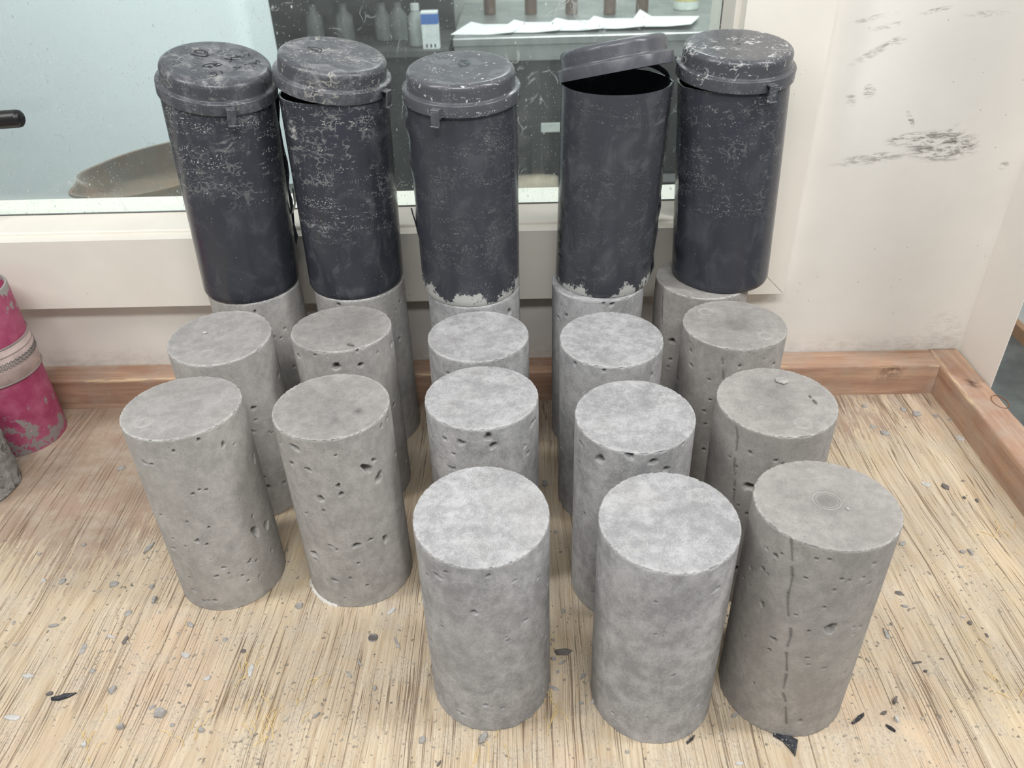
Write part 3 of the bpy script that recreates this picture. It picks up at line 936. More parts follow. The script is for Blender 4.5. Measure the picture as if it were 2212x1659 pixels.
def mold_z0(k):
    key = {'m1': 'A3', 'm2': 'B3', 'm3': 'C4', 'm4': 'D4', 'm5': 'E4'}[k]
    return H+CYL[key][3]+0.0006
def build_mold(k):
    d = MOLDS[k]
    cx, cy = d['c']
    z0 = mold_z0(k)
    root = empty('cylinder_mold', (cx, cy, z0), MLAB[k], 'mould', 'black plastic cylinder moulds on the back row')
    NA, NZ = 168, 60
    sa = math.radians(d['slit'])
    jag = np.interp(np.linspace(0, 1, NZ+1), np.linspace(0, 1, 16), RNG.random(16))
    jag2 = smooth_noise(NZ+1, 3)
    wall = 0.0017
    VO, VI = [], []
    for i in range(NZ+1):
        t = i/NZ
        Rz = 0.0523+(0.0533-0.0523)*t
        gap = 0.012+0.035*jag[i]*t**0.4
        for j in range(NA+1):
            u = j/NA
            a = sa+gap*0.5+u*(2*PI-gap)
            fl = d['flap']*jag[i]*math.exp(-(u*2*PI)/0.16)+d['flap']*0.5*(1-jag[i])*math.exp(-((1-u)*2*PI)/0.1)
            if t < 0.06:
                fl *= t/0.06
            rr = Rz+fl+0.0003*math.sin(3*a+t*4)
            if i == 0: rr -= 0.0012
            x, y = rr*math.cos(a), rr*math.sin(a)
            z = t*d['h']+(d['rim'][0]*x+d['rim'][1]*y)*t**6
            lx, ly = d['lean'][0]*t, d['lean'][1]*t
            VO.append((x+lx, y+ly, z))
            ri = rr-wall
            VI.append((ri*math.cos(a)+lx, ri*math.sin(a)+ly, max(z, 0.0018)))
    n = NA+1
    off = len(VO)
    F = []
    for i in range(NZ):
        for j in range(NA):
            F.append((i*n+j, i*n+j+1, (i+1)*n+j+1, (i+1)*n+j))
            F.append((off+i*n+j, off+(i+1)*n+j, off+(i+1)*n+j+1, off+i*n+j+1))
        F.append((i*n, (i+1)*n, off+(i+1)*n, off+i*n))
        F.append((i*n+NA, off+i*n+NA, off+(i+1)*n+NA, (i+1)*n+NA))
    for j in range(NA):
        F.append((NZ*n+j, NZ*n+j+1, off+NZ*n+j+1, off+NZ*n+j))
    F.append(tuple(range(NA, -1, -1)))
    F.append(tuple(off+j for j in range(NA+1)))
    b = mesh_obj('mold_body', VO+VI, F, MMAT[k], root, True)
    b.data.set_sharp_from_angle(angle=math.radians(40))
    return root
ROOT = {k: build_mold(k) for k in MOLDS}

# torn plastic slivers on the slits
def sliver(k, pts, w):
    root = ROOT[k]
    o = np.array(root.location)
    v, f = [], []
    for i, (x, y, z) in enumerate(pts):
        ww = w*(1-i/(len(pts)-0.6))
        for dx, dy in ((0, -ww), (0.0008, ww), (-0.0008, ww)):
            v.append((x-o[0]+dx, y-o[1]+dy, z-o[2]))
    for i in range(len(pts)-1):
        for j in range(3):
            j2 = (j+1) % 3
            f.append((i*3+j, i*3+j2, (i+1)*3+j2, (i+1)*3+j))
    f += [(0, 2, 1), tuple((len(pts)-1)*3+j for j in range(3))]
    mesh_obj('torn_sliver', v, f, MMAT[k], root)
cx, cy = MOLDS['m3']['c']
sliver('m3', [(cx-0.0526, cy-0.008, 0.270), (cx-0.0545, cy-0.008, 0.280), (cx-0.0562, cy-0.0082, 0.289), (cx-0.0572, cy-0.0085, 0.297)], 0.003)
cx, cy = MOLDS['m1']['c']
sliver('m1', [(cx+0.050, cy+0.012, 0.272), (cx+0.057, cy+0.014, 0.281), (cx+0.061, cy+0.015, 0.292), (cx+0.0605, cy+0.016, 0.306)], 0.010)
cx, cy = MOLDS['m4']['c']
sliver('m4', [(cx+0.0522, cy-0.004, 0.245), (cx+0.0538, cy-0.004, 0.256), (cx+0.0545, cy-0.0045, 0.264)], 0.003)
cx, cy = MOLDS['m5']['c']
sliver('m5', [(cx-0.0523, cy-0.013, 0.225), (cx-0.0538, cy-0.0135, 0.24), (cx-0.0548, cy-0.0135, 0.256)], 0.003)
sliver('m5', [(cx-0.0525, cy-0.016, 0.33), (cx-0.0540, cy-0.0163, 0.345), (cx-0.0545, cy-0.0163, 0.352)], 0.003)

# lids
LIDS = {   # centre of the skirt's lower circle, tilt (deg): + front down, + right down; tab angle right of front
 'm1': ((-0.2990, 0.8055, 0.4136), 9.4, 10.0, 7), 'm2': ((-0.1868, 0.8113, 0.4162), 6.1, 9.8, 55), 'm3': ((-0.0591, 0.7901, 0.4054), 5.8, 0.8, -24),
 'm4': ((0.0911, 0.8128, 0.4177), -14.2, -8.9, None), 'm5': ((0.2050, 0.8086, 0.4151), 5.8, 1.1, 36)}
LMAT = {'m1': mat_plastic('lid_plastic_smeared', (0.068, 0.073, 0.084), 0.60, 0.30, 0.35, smear=0.45, rough=0.26, hcol=(0.30, 0.30, 0.32), blobs=0.35),
        'm2': mat_plastic('lid_plastic_caked', (0.068, 0.073, 0.084), 0.65, 0.45, 0.4, smear=1.0, rough=0.28, hcol=(0.32, 0.32, 0.33), blobs=0.5, vcol=(0.55, 0.53, 0.47)),
        'm3': mat_plastic('lid_plastic_spattered', (0.085, 0.090, 0.102), 0.30, 0.0, 0.45, rough=0.22, blobs=1.0, vcol=(0.72, 0.73, 0.73)),
        'm4': mat_plastic('lid_plastic_plain', (0.080, 0.083, 0.098), 0.25, 0.03, 0.12, rough=0.25),
        'm5': mat_plastic('lid_plastic_veined', (0.072, 0.076, 0.087), 0.35, 0.75, 0.45, rough=0.24, blobs=0.3, vcol=(0.58, 0.58, 0.57))}
LLAB = {'m1': 'black mould lid with marker handwriting, leftmost', 'm2': 'tilted black mould lid caked with cement, second from left',
        'm3': 'black mould lid with white specks and green mark, middle', 'm4': 'plain black mould lid propped half open on its mould',
        'm5': 'black mould lid with white vein marks, rightmost'}
M_INK = mat_simple('black_marker_ink', (0.008, 0.008, 0.010), 0.55, bump=0)
M_GREEN = mat_simple('dark_green_marker_ink', (0.020, 0.045, 0.040), 0.55, bump=0)
def lid_frame(k):
    c, ax, ay, _ = LIDS[k]
    ax, ay = math.radians(ax), math.radians(ay)
    ex = np.array([math.cos(ay), 0, -math.sin(ay)])
    n = np.array([math.sin(ay)*math.cos(ax), -math.sin(ax), math.cos(ay)*math.cos(ax)])
    n /= np.linalg.norm(n)
    return np.array(c), ex, np.cross(n, ex), n
def ribbon(polys, to3d, width, n):
    """flat marker strokes as thin strips lying on a surface; to3d maps a pixel to a local point, n(p) is the local normal"""
    mb = MB()
    for pl in polys:
        P = [np.array(to3d(*q)) for q in pl]
        Q = [P[0]]
        for a, b in zip(P[:-1], P[1:]):
            Q += [a+(b-a)*t for t in (0.5, 1.0)]
        v = []
        for i, p in enumerate(Q):
            t = Q[min(i+1, len(Q)-1)]-Q[max(i-1, 0)]
            nn = n(p)
            s_ = np.cross(nn, t)
            s_ /= (np.linalg.norm(s_)+1e-9)
            v += [p+s_*width*0.5+nn*0.00012, p-s_*width*0.5+nn*0.00012]
        mb.add(v, [(2*i, 2*i+1, 2*i+3, 2*i+2) for i in range(len(Q)-1)])
    return mb
LID = {}
for k in LIDS:
    c, ex, ey, nn = lid_frame(k)
    root = empty('mold_lid', tuple(c), LLAB[k], 'lid', 'lids of the black moulds')
    root.rotation_euler = Matrix(((ex[0], ey[0], nn[0]), (ex[1], ey[1], nn[1]), (ex[2], ey[2], nn[2]))).to_euler()
    LID[k] = root
    RF, HF, RD, HD = 0.0567, 0.011, 0.0517, 0.0275
    prof = [(RF-0.0015, 0.0), (RF, 0.0), (RF, HF-0.0012), (RF-0.0003, HF-0.0004), (RF-0.0012, HF), (RD+0.0012, HF), (RD+0.0004, HF+0.0006), (RD+0.0002, HF+0.002)]
    br = 0.0058
    prof += [(RD-br+br*math.cos(a), HD-br+br*math.sin(a)) for a in np.linspace(0, PI/2, 9)]
    prof += [(RD-br-0.004, HD+0.0001), (0.034, HD+0.0002), (0.022, HD), (0.010, HD-0.0002), (0.003, HD-0.0003)]
    nlo = len(prof)
    inner = [(0.003, HD-0.0023), (RD-br, HD-0.0022), (RD-0.0022, HD-br), (RD-0.0017, HF-0.0018), (RF-0.0015, HF-0.0018)]
    full = prof+inner+[(RF-0.0015, 0.0)]
    mb = MB().lathe(full, 120, cap0=False, cap1=False)
    nn_ = 120
    mb.f.append(tuple((nlo-1)*nn_+q for q in range(nn_)))
    mb.f.append(tuple(nlo*nn_+q for q in range(nn_))[::-1])
    autosmooth(mb.build('lid_shell', LMAT[k], root), 50)
    # little centre gate marks
    g = MB()
    for dx in (-0.0009, 0.0011):
        g.lathe([(0.0007, HD-0.0006), (0.0007, HD-0.0001), (0.0004, HD+0.00005)], 10, dx, 0.0)
    g.build('gate_mark', M_BLACK, root)
    phi = LIDS[k][3]
    if phi is not None:
        base = math.atan2(-c[1], -c[0])+math.radians(phi)
        t = MB().box(RF-0.0012, RF+0.0068, -0.0042, 0.0042, 0.0070, 0.0088, 0.0003)
        t.box(RF+0.0050, RF+0.0068, -0.0042, 0.0042, -0.0058, 0.0072, 0.0003)
        t.box(RF+0.0050, RF+0.0092, -0.0042, 0.0042, -0.0068, -0.0054, 0.0003)
        t.box(RF-0.0010, RF+0.0052, 0.0026, 0.0040, -0.0006, 0.0072, 0.0002)
        q = t.build('pull_tab', LMAT[k], root)
        q.rotation_euler = (0, 0, base)
    def to_top(px, py, c=c, ex=ex, ey=ey, nn=nn):
        p = on_plane(px, py, c+nn*HD, nn)-c
        return (np.dot(p, ex), np.dot(p, ey), HD+0.0001)
    zn = lambda p: np.array((0, 0, 1.0))
    if k == 'm1':
        S = [[(640,260),(600,237),(510,205),(390,198),(325,240),(360,265),(440,280),(540,300),(585,285),(580,250)], [(620,250),(655,290),(620,330),(690,320)], [(235,295),(360,325),(480,350),(560,360),(650,345)],
             [(945,515),(880,520),(790,575),(830,590),(900,580),(995,545)], [(850,535),(700,530),(590,550),(520,590),(620,605),(700,585),(740,590),(650,612),(770,615)],
             [(1000,770),(985,725),(955,705)], [(850,730),(780,730),(710,770),(740,790),(860,765),(870,800),(830,830),(655,850)],
             [(1060,405),(1180,415),(1300,435)], [(1160,490),(1200,470),(1220,370),(1300,380)], [(1320,345),(1360,340),(1370,385),(1325,390),(1320,345)], [(1370,385),(1430,335),(1430,380),(1480,385),(1510,350)],
             [(1530,330),(1560,315)], [(1600,310),(1640,290),(1640,360),(1605,335)],
             [(1900,510),(1860,460),(1810,440),(1800,550),(1760,500),(1730,550),(1620,505)], [(1520,545),(1570,550),(1540,565)], [(1600,615),(1640,630)], [(1470,615),(1430,585),(1390,630),(1330,630),(1255,605)]]
        S = [[(390+x/11.06, 90+y/11.06) for x, y in s_] for s_ in S]
        tag(ribbon(S, to_top, 0.0013, zn).build('marker_writing', M_INK, root), 'black marker handwriting')
    if k == 'm2':
        S = [[(445,440),(520,395),(680,405),(850,440),(990,490),(1010,540),(960,600),(820,590),(640,540),(500,490),(445,440)], [(570,465),(700,500),(830,530),(900,545)]]
        S = [[(640+x/18.43, 80+y/18.43) for x, y in s_] for s_ in S]
        tag(ribbon(S, to_top, 0.0012, zn).build('marker_writing', M_INK, root), 'black marker oval')
    if k == 'm3':
        S = [[(1150,640),(1200,580),(1150,510),(1040,455),(900,440),(760,470),(690,540),(710,640),(820,700),(960,720),(1080,690),(1150,640),(1100,600),(1040,620)], [(820,520),(930,510),(1030,560),(1000,600),(930,625)]]
        S = [[(960+x/22.12, 110+y/22.12) for x, y in s_] for s_ in S]
        tag(ribbon(S, to_top, 0.0013, zn).build('marker_writing', M_GREEN, root), 'dark green circled marker letter')
# writing down the side of the open mould
cx, cy = MOLDS['m4']['c']
z0 = mold_z0('m4')
S = [[(98,1345),(120,1368),(145,1393)], [(110,1205),(125,1235),(112,1275),(98,1240),(110,1205)], [(105,1050),(130,1135),(115,1140),(100,1080),(105,1050)], [(120,920),(108,970)], [(140,720),(155,790),(165,885)]]
S = [[(1190+x/5.925, 320+y/5.925) for x, y in s_] for s_ in S]
def to_side(px, py):
    p, t = on_cyl(px, py, cx+0.002, cy+0.001, 0.0532)
    return (p[0]-cx, p[1]-cy, p[2]-z0)
tag(ribbon(S, to_side, 0.0011, lambda p: np.array((p[0], p[1], 0))/math.hypot(p[0], p[1])*4).build('marker_writing', M_INK, ROOT['m4']), 'black marker figures down the side')
# pale torn strip curling behind the open mould's rim
a0 = np.radians(np.linspace(96, 8, 16))
pts = [(0.0575*math.cos(a)+0.001, 0.0575*math.sin(a), 0.2085+0.006*math.sin((i/15)*PI)) for i, a in enumerate(a0)]
v, f = [], []
for (x, y, z) in pts:
    rr = math.hypot(x, y)
    for dr, dz in ((0, -0.0025), (0.0012, -0.0025), (0.0012, 0.0025), (0, 0.0025)):
        v.append((x*(1+dr/rr), y*(1+dr/rr), z+dz))
for i in range(15):
    for j in range(4):
        f.append((i*4+j, (i+1)*4+j, (i+1)*4+(j+1) % 4, i*4+(j+1) % 4))
f += [(3, 2, 1, 0), (60, 61, 62, 63)]
mesh_obj('tear_strip', v, f, LMAT['m4'], ROOT['m4'])

# ------------------------------------------------------------------ pink tube and rough core at the left edge
def mat_pink():
    N = NT('chipped_pink_paint')
    o = N.coord()
    z = N.sep(o)[2]
    t = N.noise(o, 35, 5, 0.65)
    col = N.mix(N.step(t, 0.35, 0.7), srgb(148, 56, 90), srgb(170, 90, 118))
    wear = N.math('ADD', N.math('ADD', N.noise(o, 48, 6, 0.72), N.mul(N.step(z, 0.075, 0.0), 0.15)), -0.02)
    col = N.mix(N.step(wear, 0.60, 0.64), col, srgb(140, 134, 132))
    top = N.math('ADD', N.math('SUBTRACT', z, 0.197), N.mul(N.math('SUBTRACT', N.noise(o, 60, 4), 0.5), 0.03))
    col = N.mix(N.step(top, 0.0, 0.002), col, srgb(150, 146, 142))
    sp = N.mul(N.step(N.voro(o, 150), 0.16, 0.1), N.step(N.noise(o, 22, 2), 0.5, 0.62))
    col = N.mix(N.mul(sp, 0.6), col, srgb(226, 160, 186))
    N.bump(wear, 0.2, 0.001)
    return N.fin(col, 0.5, 0, 0.4)
PC = (-0.6429, 0.7968)
pk = empty('pink_tube', (*PC, 0.0), 'chipped pink tube mould with a beaded band, at the left edge', 'tube')
TR = 0.0497
autosmooth(MB().lathe([(TR-0.003, 0.004), (TR-0.003, 0.0003), (TR, 0.0003), (TR, 0.203), (TR-0.0006, 0.2045), (TR-0.0024, 0.2045), (TR-0.003, 0.203), (TR-0.003, 0.006), (0.002, 0.006)], 96).build('tube_wall', mat_pink(), pk), 40)
M_BAND = mat_simple('dirty_pale_band', srgb(188, 170, 166), 0.7, var=0.2, sc_=50)
MB().lathe([(TR, 0.098), (TR+0.0016, 0.099), (TR+0.0018, 0.120), (TR+0.0016, 0.142), (TR, 0.143)], 96, cap0=False, cap1=False).build('band', M_BAND, pk, True)
M_BEAD = mat_simple('grey_metal_bead', (0.30, 0.29, 0.28), 0.4, 0.7, 0.3, 200)
M_CORD = mat_simple('grey_cord', srgb(140, 130, 126), 0.8)
for z in (0.0985, 0.1425, 0.1325):
    MB().tube([((TR+0.0015)*math.cos(a), (TR+0.0015)*math.sin(a), z) for a in np.linspace(0, 2*PI, 73)[:-1]], 0.0011 if z != 0.1325 else 0.0008, 5, True).build('edge_cord', M_CORD, pk, True)
nb = 64
ring = MB().tube([(0, 0.0017*math.cos(a), 0.0017*math.sin(a)) for a in np.linspace(0, 2*PI, 11)[:-1]], 0.00065, 4, True)
me0 = None
for row, z in enumerate((0.1195, 0.1240)):
    for i in range(nb):
        a = 2*PI*(i+0.5*row)/nb
        if math.cos(a-math.atan2(-PC[1], -PC[0])) < -0.15:
            continue
        if me0 is None:
            b = ring.build('bead_ring', M_BEAD, pk, True)
            me0 = b.data
        else:
            b = bpy.data.objects.new('bead_ring', me0)
            COL.objects.link(b)
            b.parent = pk
        b.location = ((TR+0.0021)*math.cos(a), (TR+0.0021)*math.sin(a), z)
        b.rotation_euler = (0, 0, a)
# label sticker corner near the rim
v, f = [], []
for i, a in enumerate(np.radians(np.linspace(-52, -18, 10))):
    for z in (0.186, 0.198):
        v.append(((TR+0.0003)*math.cos(a), (TR+0.0003)*math.sin(a), z+(0.003*(i/9))))
for i in range(9):
    f.append((2*i, 2*i+2, 2*i+3, 2*i+1))
mesh_obj('sticker', v, f, mat_simple('grey_sticker', srgb(150, 145, 143), 0.6), pk)

rc = MB()
NA, NZ, RCR, RCH = 120, 60, 0.047, 0.10
v = []
for i in range(NZ+1):
    for j in range(NA):
        a = 2*PI*j/NA
        rr = RCR+0.0006*random.random()+0.0009*math.sin(5*a+i*0.3)*math.sin(i*0.5+2*a)
        if i in (0, NZ): rr -= 0.002
        v.append((rr*math.cos(a), rr*math.sin(a), RCH*i/NZ))
f = [(i*NA+j, i*NA+(j+1) % NA, (i+1)*NA+(j+1) % NA, (i+1)*NA+j) for i in range(NZ) for j in range(NA)]
f += [tuple(range(NA))[::-1], tuple(NZ*NA+j for j in range(NA))]
tag(rc.add(v, f).build('concrete_core', mat_concrete('rough_core', srgb(150, 149, 147), 0.35, True), None, True, loc=(-0.6453, 0.6924, 0.0003)),
    'rough dark-blotched concrete core cut off by the left edge', 'concrete core')

# ------------------------------------------------------------------ chips and shards on the plywood
M_CHIP = mat_simple('grey_cement_chip', srgb(156, 154, 151), 0.9, var=0.2, sc_=150)
M_CHIPL = mat_simple('pale_cement_chip', srgb(190, 189, 187), 0.9, var=0.12, sc_=150)
M_CHIPD = mat_simple('dark_cement_chip', srgb(108, 103, 100), 0.9, var=0.25, sc_=150)
M_SHARD = mat_plastic('black_shard_plastic', (0.022, 0.024, 0.030), 0.25, 0, 0.4, rough=0.4)
def chip_mesh(px, py, L, W, ang, z, thick, pts=None):
    """flat irregular flake on the surface z, L x W pixels in the photo, long axis at ang (deg, photo)"""
    p = on_z(px, py, z)
    ca, sa = math.cos(math.radians(ang)), -math.sin(math.radians(ang))
    q = on_z(px+L/2*ca, py+L/2*sa, z)
    a = math.atan2(q[1]-p[1], q[0]-p[0])
    hl = np.linalg.norm(q-p)
    q2 = on_z(px-W/2*sa, py+W/2*ca, z)
    hw = np.linalg.norm(q2-p)
    if pts is None:
        n = random.choice((5, 6, 7))
        pts = []
        for i in range(n):
            t = 2*PI*(i+random.uniform(-0.25, 0.25))/n
            k = random.uniform(0.7, 1.1)
            pts.append((k*math.cos(t), k*math.sin(t)))
    n = len(pts)
    v = []
    for zz_, s_ in ((0.00005, 1.0), (thick*0.6, 1.0), (thick, 0.8)):
        for (u, w_) in pts:
            lu, lw = u*hl*s_, w_*hw*s_
            v.append((lu*math.cos(a)-lw*math.sin(a), lu*math.sin(a)+lw*math.cos(a), zz_+(0 if zz_ < 1e-4 else random.uniform(-.2, .2)*thick)))
    f = [tuple(range(n))[::-1], tuple(2*n+i for i in range(n))]
    for r_ in (0, 1):
        f += [(r_*n+i, r_*n+(i+1) % n, (r_+1)*n+(i+1) % n, (r_+1)*n+i) for i in range(n)]
    return v, f, p
CHIPS = [(262,1012,22,9,30,'g'),(321,1185,36,8,45,'g'),(246,1262,27,13,20,'g'),(94,1254,12,8,0,'l'),(136,1256,22,9,50,'g'),(179,1403,34,10,62,'g'),(271,1384,24,9,60,'d'),(118,1352,26,6,8,'g'),
 (238,1376,28,6,-15,'l'),(401,1417,20,16,-30,'l'),(541,1450,34,12,80,'l'),(448,1466,22,10,15,'l'),(244,1492,22,16,60,'g'),(108,1500,16,8,0,'d'),(348,1541,32,22,20,'g'),(330,1528,18,9,30,'g'),
 (262,1572,20,14,10,'g'),(24,1551,45,11,-3,'l'),(372,1567,11,9,0,'g'),(435,1578,15,13,0,'g'),(183,1610,13,13,0,'l'),(277,1325,20,12,40,'g'),(334,1297,12,14,0,'g'),(647,1310,20,14,35,'g'),
 (858,1390,32,7,-62,'g'),(846,1321,26,10,40,'l'),(753,1456,24,7,-50,'g'),(777,1433,20,7,-60,'g'),(810,1488,16,9,70,'g'),(683,1547,26,8,40,'g'),(411,1350,20,10,-40,'g'),(486,1382,13,10,0,'g'),
 (525,1407,16,12,30,'d'),(200,1450,14,10,0,'g'),(60,1462,26,12,-10,'l'),(29,1346,11,9,20,'g'),(328,1268,13,10,0,'g'),(181,1178,14,7,30,'g'),(85,1198,10,7,0,'g'),
 (1046,1594,36,17,60,'g'),(913,1600,20,18,0,'g'),(1216,1410,40,16,5,'d'),(1196,1424,16,7,0,'g'),(1259,1461,24,8,45,'g'),(1214,1432,22,6,30,'g'),(1588,1545,20,9,20,'g'),(948,1651,18,6,60,'d'),
 (1216,1320,9,12,0,'g'),(1177,1046,13,14,0,'g'),(1196,1487,30,10,-25,'g'),(1355,1625,12,8,0,'g'),(1205,1452,9,9,0,'g'),(1255,1520,12,7,0,'g'),(1281,1518,14,6,40,'l'),(1200,1150,8,10,0,'g'),
 (1915,1371,30,9,-65,'g'),(1942,1282,24,9,-20,'d'),(1953,1310,22,6,-10,'g'),(2096,1194,10,17,0,'g'),(2041,1052,18,13,0,'d'),(2001,1047,26,8,-20,'l'),(1982,1432,26,5,8,'d'),(1999,1451,9,6,0,'d'),
 (1932,1516,11,18,-30,'d'),(1909,1541,16,9,30,'d'),(1936,1556,10,16,0,'l'),(2079,1333,13,4,-10,'l'),(2094,1346,12,9,0,'d'),(2083,1076,9,7,0,'d'),(2110,1082,8,7,0,'d'),(1949,1175,14,10,30,'g'),
 (2079,1193,12,6,0,'g'),(2076,1225,14,6,10,'g'),(2131,1373,7,9,0,'d'),(1979,894,22,13,10,'g'),(2021,899,13,8,0,'g'),(1951,885,13,10,0,'g'),(1867,878,11,7,0,'g'),(1885,922,15,7,0,'g'),
 (1911,936,20,10,-20,'g'),(2074,948,26,9,-15,'l'),(2004,1048,18,6,-25,'l'),(1586,1548,14,8,20,'g'),(1597,1650,20,8,0,'l'),(2052,907,10,6,0,'g')]
for (px, py, L, W, ang, t) in CHIPS:
    th_ = random.uniform(0.0009, 0.0022) if W < 13 else random.uniform(0.002, 0.004)
    v, f, p = chip_mesh(px, py, L, W, ang, 0.0, th_)
    o = mesh_obj('cement_chip', v, f, {'g': M_CHIP, 'l': M_CHIPL, 'd': M_CHIPD}[t], loc=tuple(p))
    kind = {'g': 'grey', 'l': 'pale', 'd': 'dark'}[t]
    tag(o, 'small %s cement chip lying loose on the plywood' % kind, 'chip', '%s cement chips scattered on the plywood' % kind)
tri = [(-1, -0.75), (-0.2, -0.55), (0.75, -0.45), (1.0, -0.1), (0.75, 0.95), (0.2, 0.6), (-0.45, 0.1)]
SHARDS = [(1694,1602,70,36,-28,[(-1.0,0.55),(-0.75,-0.1),(-0.1,-0.1),(0.55,-0.6),(1.0,-1.0),(0.75,0.9),(0.3,0.85)],'large black plastic shard in front of the seam-cracked cylinder'),
 (1853,1553,36,16,30,[(-1,-0.2),(0.2,0.5),(1,0.5),(0.8,-0.2),(0,-0.7),(-0.9,-0.7)],'black plastic shard at the right foot of the seam-cracked cylinder'),
 (1923,1574,26,9,-25,[(-1,0.5),(0,0.6),(1,-0.3),(0.9,-0.8),(-0.3,-0.5)],'thin black plastic sliver right of the seam-cracked cylinder'),
 (1493,1599,26,10,35,[(-1,-0.6),(0.4,-0.3),(1,0.6),(0.2,0.7),(-0.9,0.4)],'small black plastic piece at the foot of the middle front cylinder'),
 (138,1506,56,17,10,[(-1,0.3),(-0.5,0.1),(0.1,0.6),(1.0,0.35),(0.4,-0.4),(-0.3,-0.7),(-0.95,-0.3)],'curved black plastic shard lying alone at the lower left')]
for (px, py, L, W, ang, pts, lab) in SHARDS:
    v, f, p = chip_mesh(px, py, L, W, ang, 0.0, 0.0022, pts)
    tag(mesh_obj('plastic_shard', v, f, M_SHARD, loc=tuple(p)), lab, 'shard', 'black plastic shards on the plywood')
# bits lying on the cylinder tops
TOPCHIP = [('B2',757,745,18,4,-15,'d','dark sliver on the top of a cylinder in the second column'), ('A2',442,719,12,5,5,'l','pale crumb on the top of a leftmost-column cylinder'),
           ('E2',1689,822,34,14,-15,'g','thin grey flake on the stained cylinder top'), ('E2',1761,869,16,4,-45,'d','longer dark sliver on the stained cylinder top'),
           ('E2',1750,857,9,4,-45,'d','tiny dark crumb on the stained cylinder top'), ('E1',1831,1100,11,3,-30,'l','white sliver on the top of the seam-cracked cylinder')]
for (key, px, py, L, W, ang, t, lab) in TOPCHIP:
    cx, cy, sl, dh = CYL[key]
    h = H+dh
    p0 = on_plane(px, py, np.array((cx, cy, h)), np.array((0, -math.tan(math.radians(sl)), 1)))
    v, f, p = chip_mesh(px, py, L, W, ang, p0[2]+0.0004, 0.0009)
    tag(mesh_obj('cement_chip', v, f, {'g': M_CHIP, 'l': M_CHIPL, 'd': M_CHIPD}[t], loc=tuple(p)), lab, 'chip')

# countless fine crumbs and wood fibres
mb = MB()
n = 0
centers = [(c[0], c[1]) for c in CYL.values()]
clus = [(on_z(random.uniform(0, 2212), random.uniform(1150, 1659), 0)[:2], random.uniform(0.02, 0.08)) for _ in range(46)]
while n < 3000:
    if random.random() < 0.65:
        (c, s_) = random.choice(clus)
        x, y = random.gauss(c[0], s_), random.gauss(c[1], s_)
    else:
        x, y = random.uniform(-0.72, 0.52), random.uniform(0.3, 0.84)
        if y > 0.6 and random.random() < 0.6:
            continue
    if not (-0.8 < x < XR-0.004 and 0.28 < y < YB-0.004):
        continue
    if any((x-a)**2+(y-b)**2 < (R+0.002)**2 for a, b in centers):
        continue
    s_ = abs(random.gauss(0, 0.0005))+0.0003
    a = random.uniform(0, 2*PI)
    e = random.uniform(0.6, 2.0)
    ca, sa = math.cos(a), math.sin(a)
    q = [(-e, -0.7), (e, -0.5), (0.7*e, 0.8), (-0.6*e, 0.7)]
    v = [(x+s_*(u*ca-w_*sa), y+s_*(u*sa+w_*ca), 0.00003) for u, w_ in q]
    v += [(x+0.6*s_*(u*ca-w_*sa), y+0.6*s_*(u*sa+w_*ca), s_*random.uniform(0.5, 1.1)) for u, w_ in q]
    mb.add(v, [(3, 2, 1, 0), (4, 5, 6, 7), (0, 1, 5, 4), (1, 2, 6, 5), (2, 3, 7, 6), (3, 0, 4, 7)])
    n += 1
tag(mb.build('cement_crumbs', mat_simple('crumb_cement', srgb(160, 152, 140), 0.95, var=0.4, sc_=60)), 'fine grey cement crumbs strewn over the plywood', 'crumbs', kind='stuff')
mb = MB()
for (px, py, k) in ((575, 1560, 16), (690, 1480, 8), (1190, 1560, 10), (2165, 1475, 7), (190, 1600, 8), (520, 1470, 8), (2150, 1140, 5), (400, 1600, 6), (1050, 1640, 8)):
    c = on_z(px, py, 0)
    for _ in range(k):
        x, y = c[0]+random.gauss(0, 0.008), c[1]+random.gauss(0, 0.012)
        a = PI/2+random.gauss(0, 0.5)
        L = random.uniform(0.006, 0.018)
        b_ = random.uniform(-0.3, 0.3)
        mb.tube([(x, y, 0.0004), (x+L*0.5*math.cos(a), y+L*0.5*math.sin(a), 0.0004+random.uniform(0.0002, 0.002)), (x+L*math.cos(a+b_), y+L*math.sin(a+b_), 0.0005)], 0.00032, 4)
tag(mb.build('wood_fibres', mat_simple('straw_fibre', srgb(226, 200, 140), 0.8)), 'straw-coloured wood fibres lifting from the plywood', 'fibres', kind='stuff')

# ------------------------------------------------------------------ the room behind the glass
# white cabinet
cb = MB()
xc0, xc1, yc0, yc1 = -2.6, -0.712, 2.20, 2.45
rad = 0.05
prof = [(xc0, yc0)]+[(xc1-rad+rad*math.sin(a), yc0+rad-rad*math.cos(a)) for a in np.linspace(0, PI/2, 10)]+[(xc1, yc1), (xc0, yc1)]
n = len(prof)
v = [(x, y, FLOOR_Z+0.001) for x, y in prof]+[(x, y, 1.2) for x, y in prof]
f = [tuple(range(n))[::-1], tuple(range(n, 2*n))]+[(i, (i+1) % n, (i+1) % n+n, i+n) for i in range(n)]
o = autosmooth(cb.add(v, f).build('white_cabinet', mat_simple('white_enamel', srgb(240, 249, 252), 0.35, var=0.02, sc_=3)), 40)
tag(o, 'tall white rounded cabinet seen through the window at left', 'cabinet')
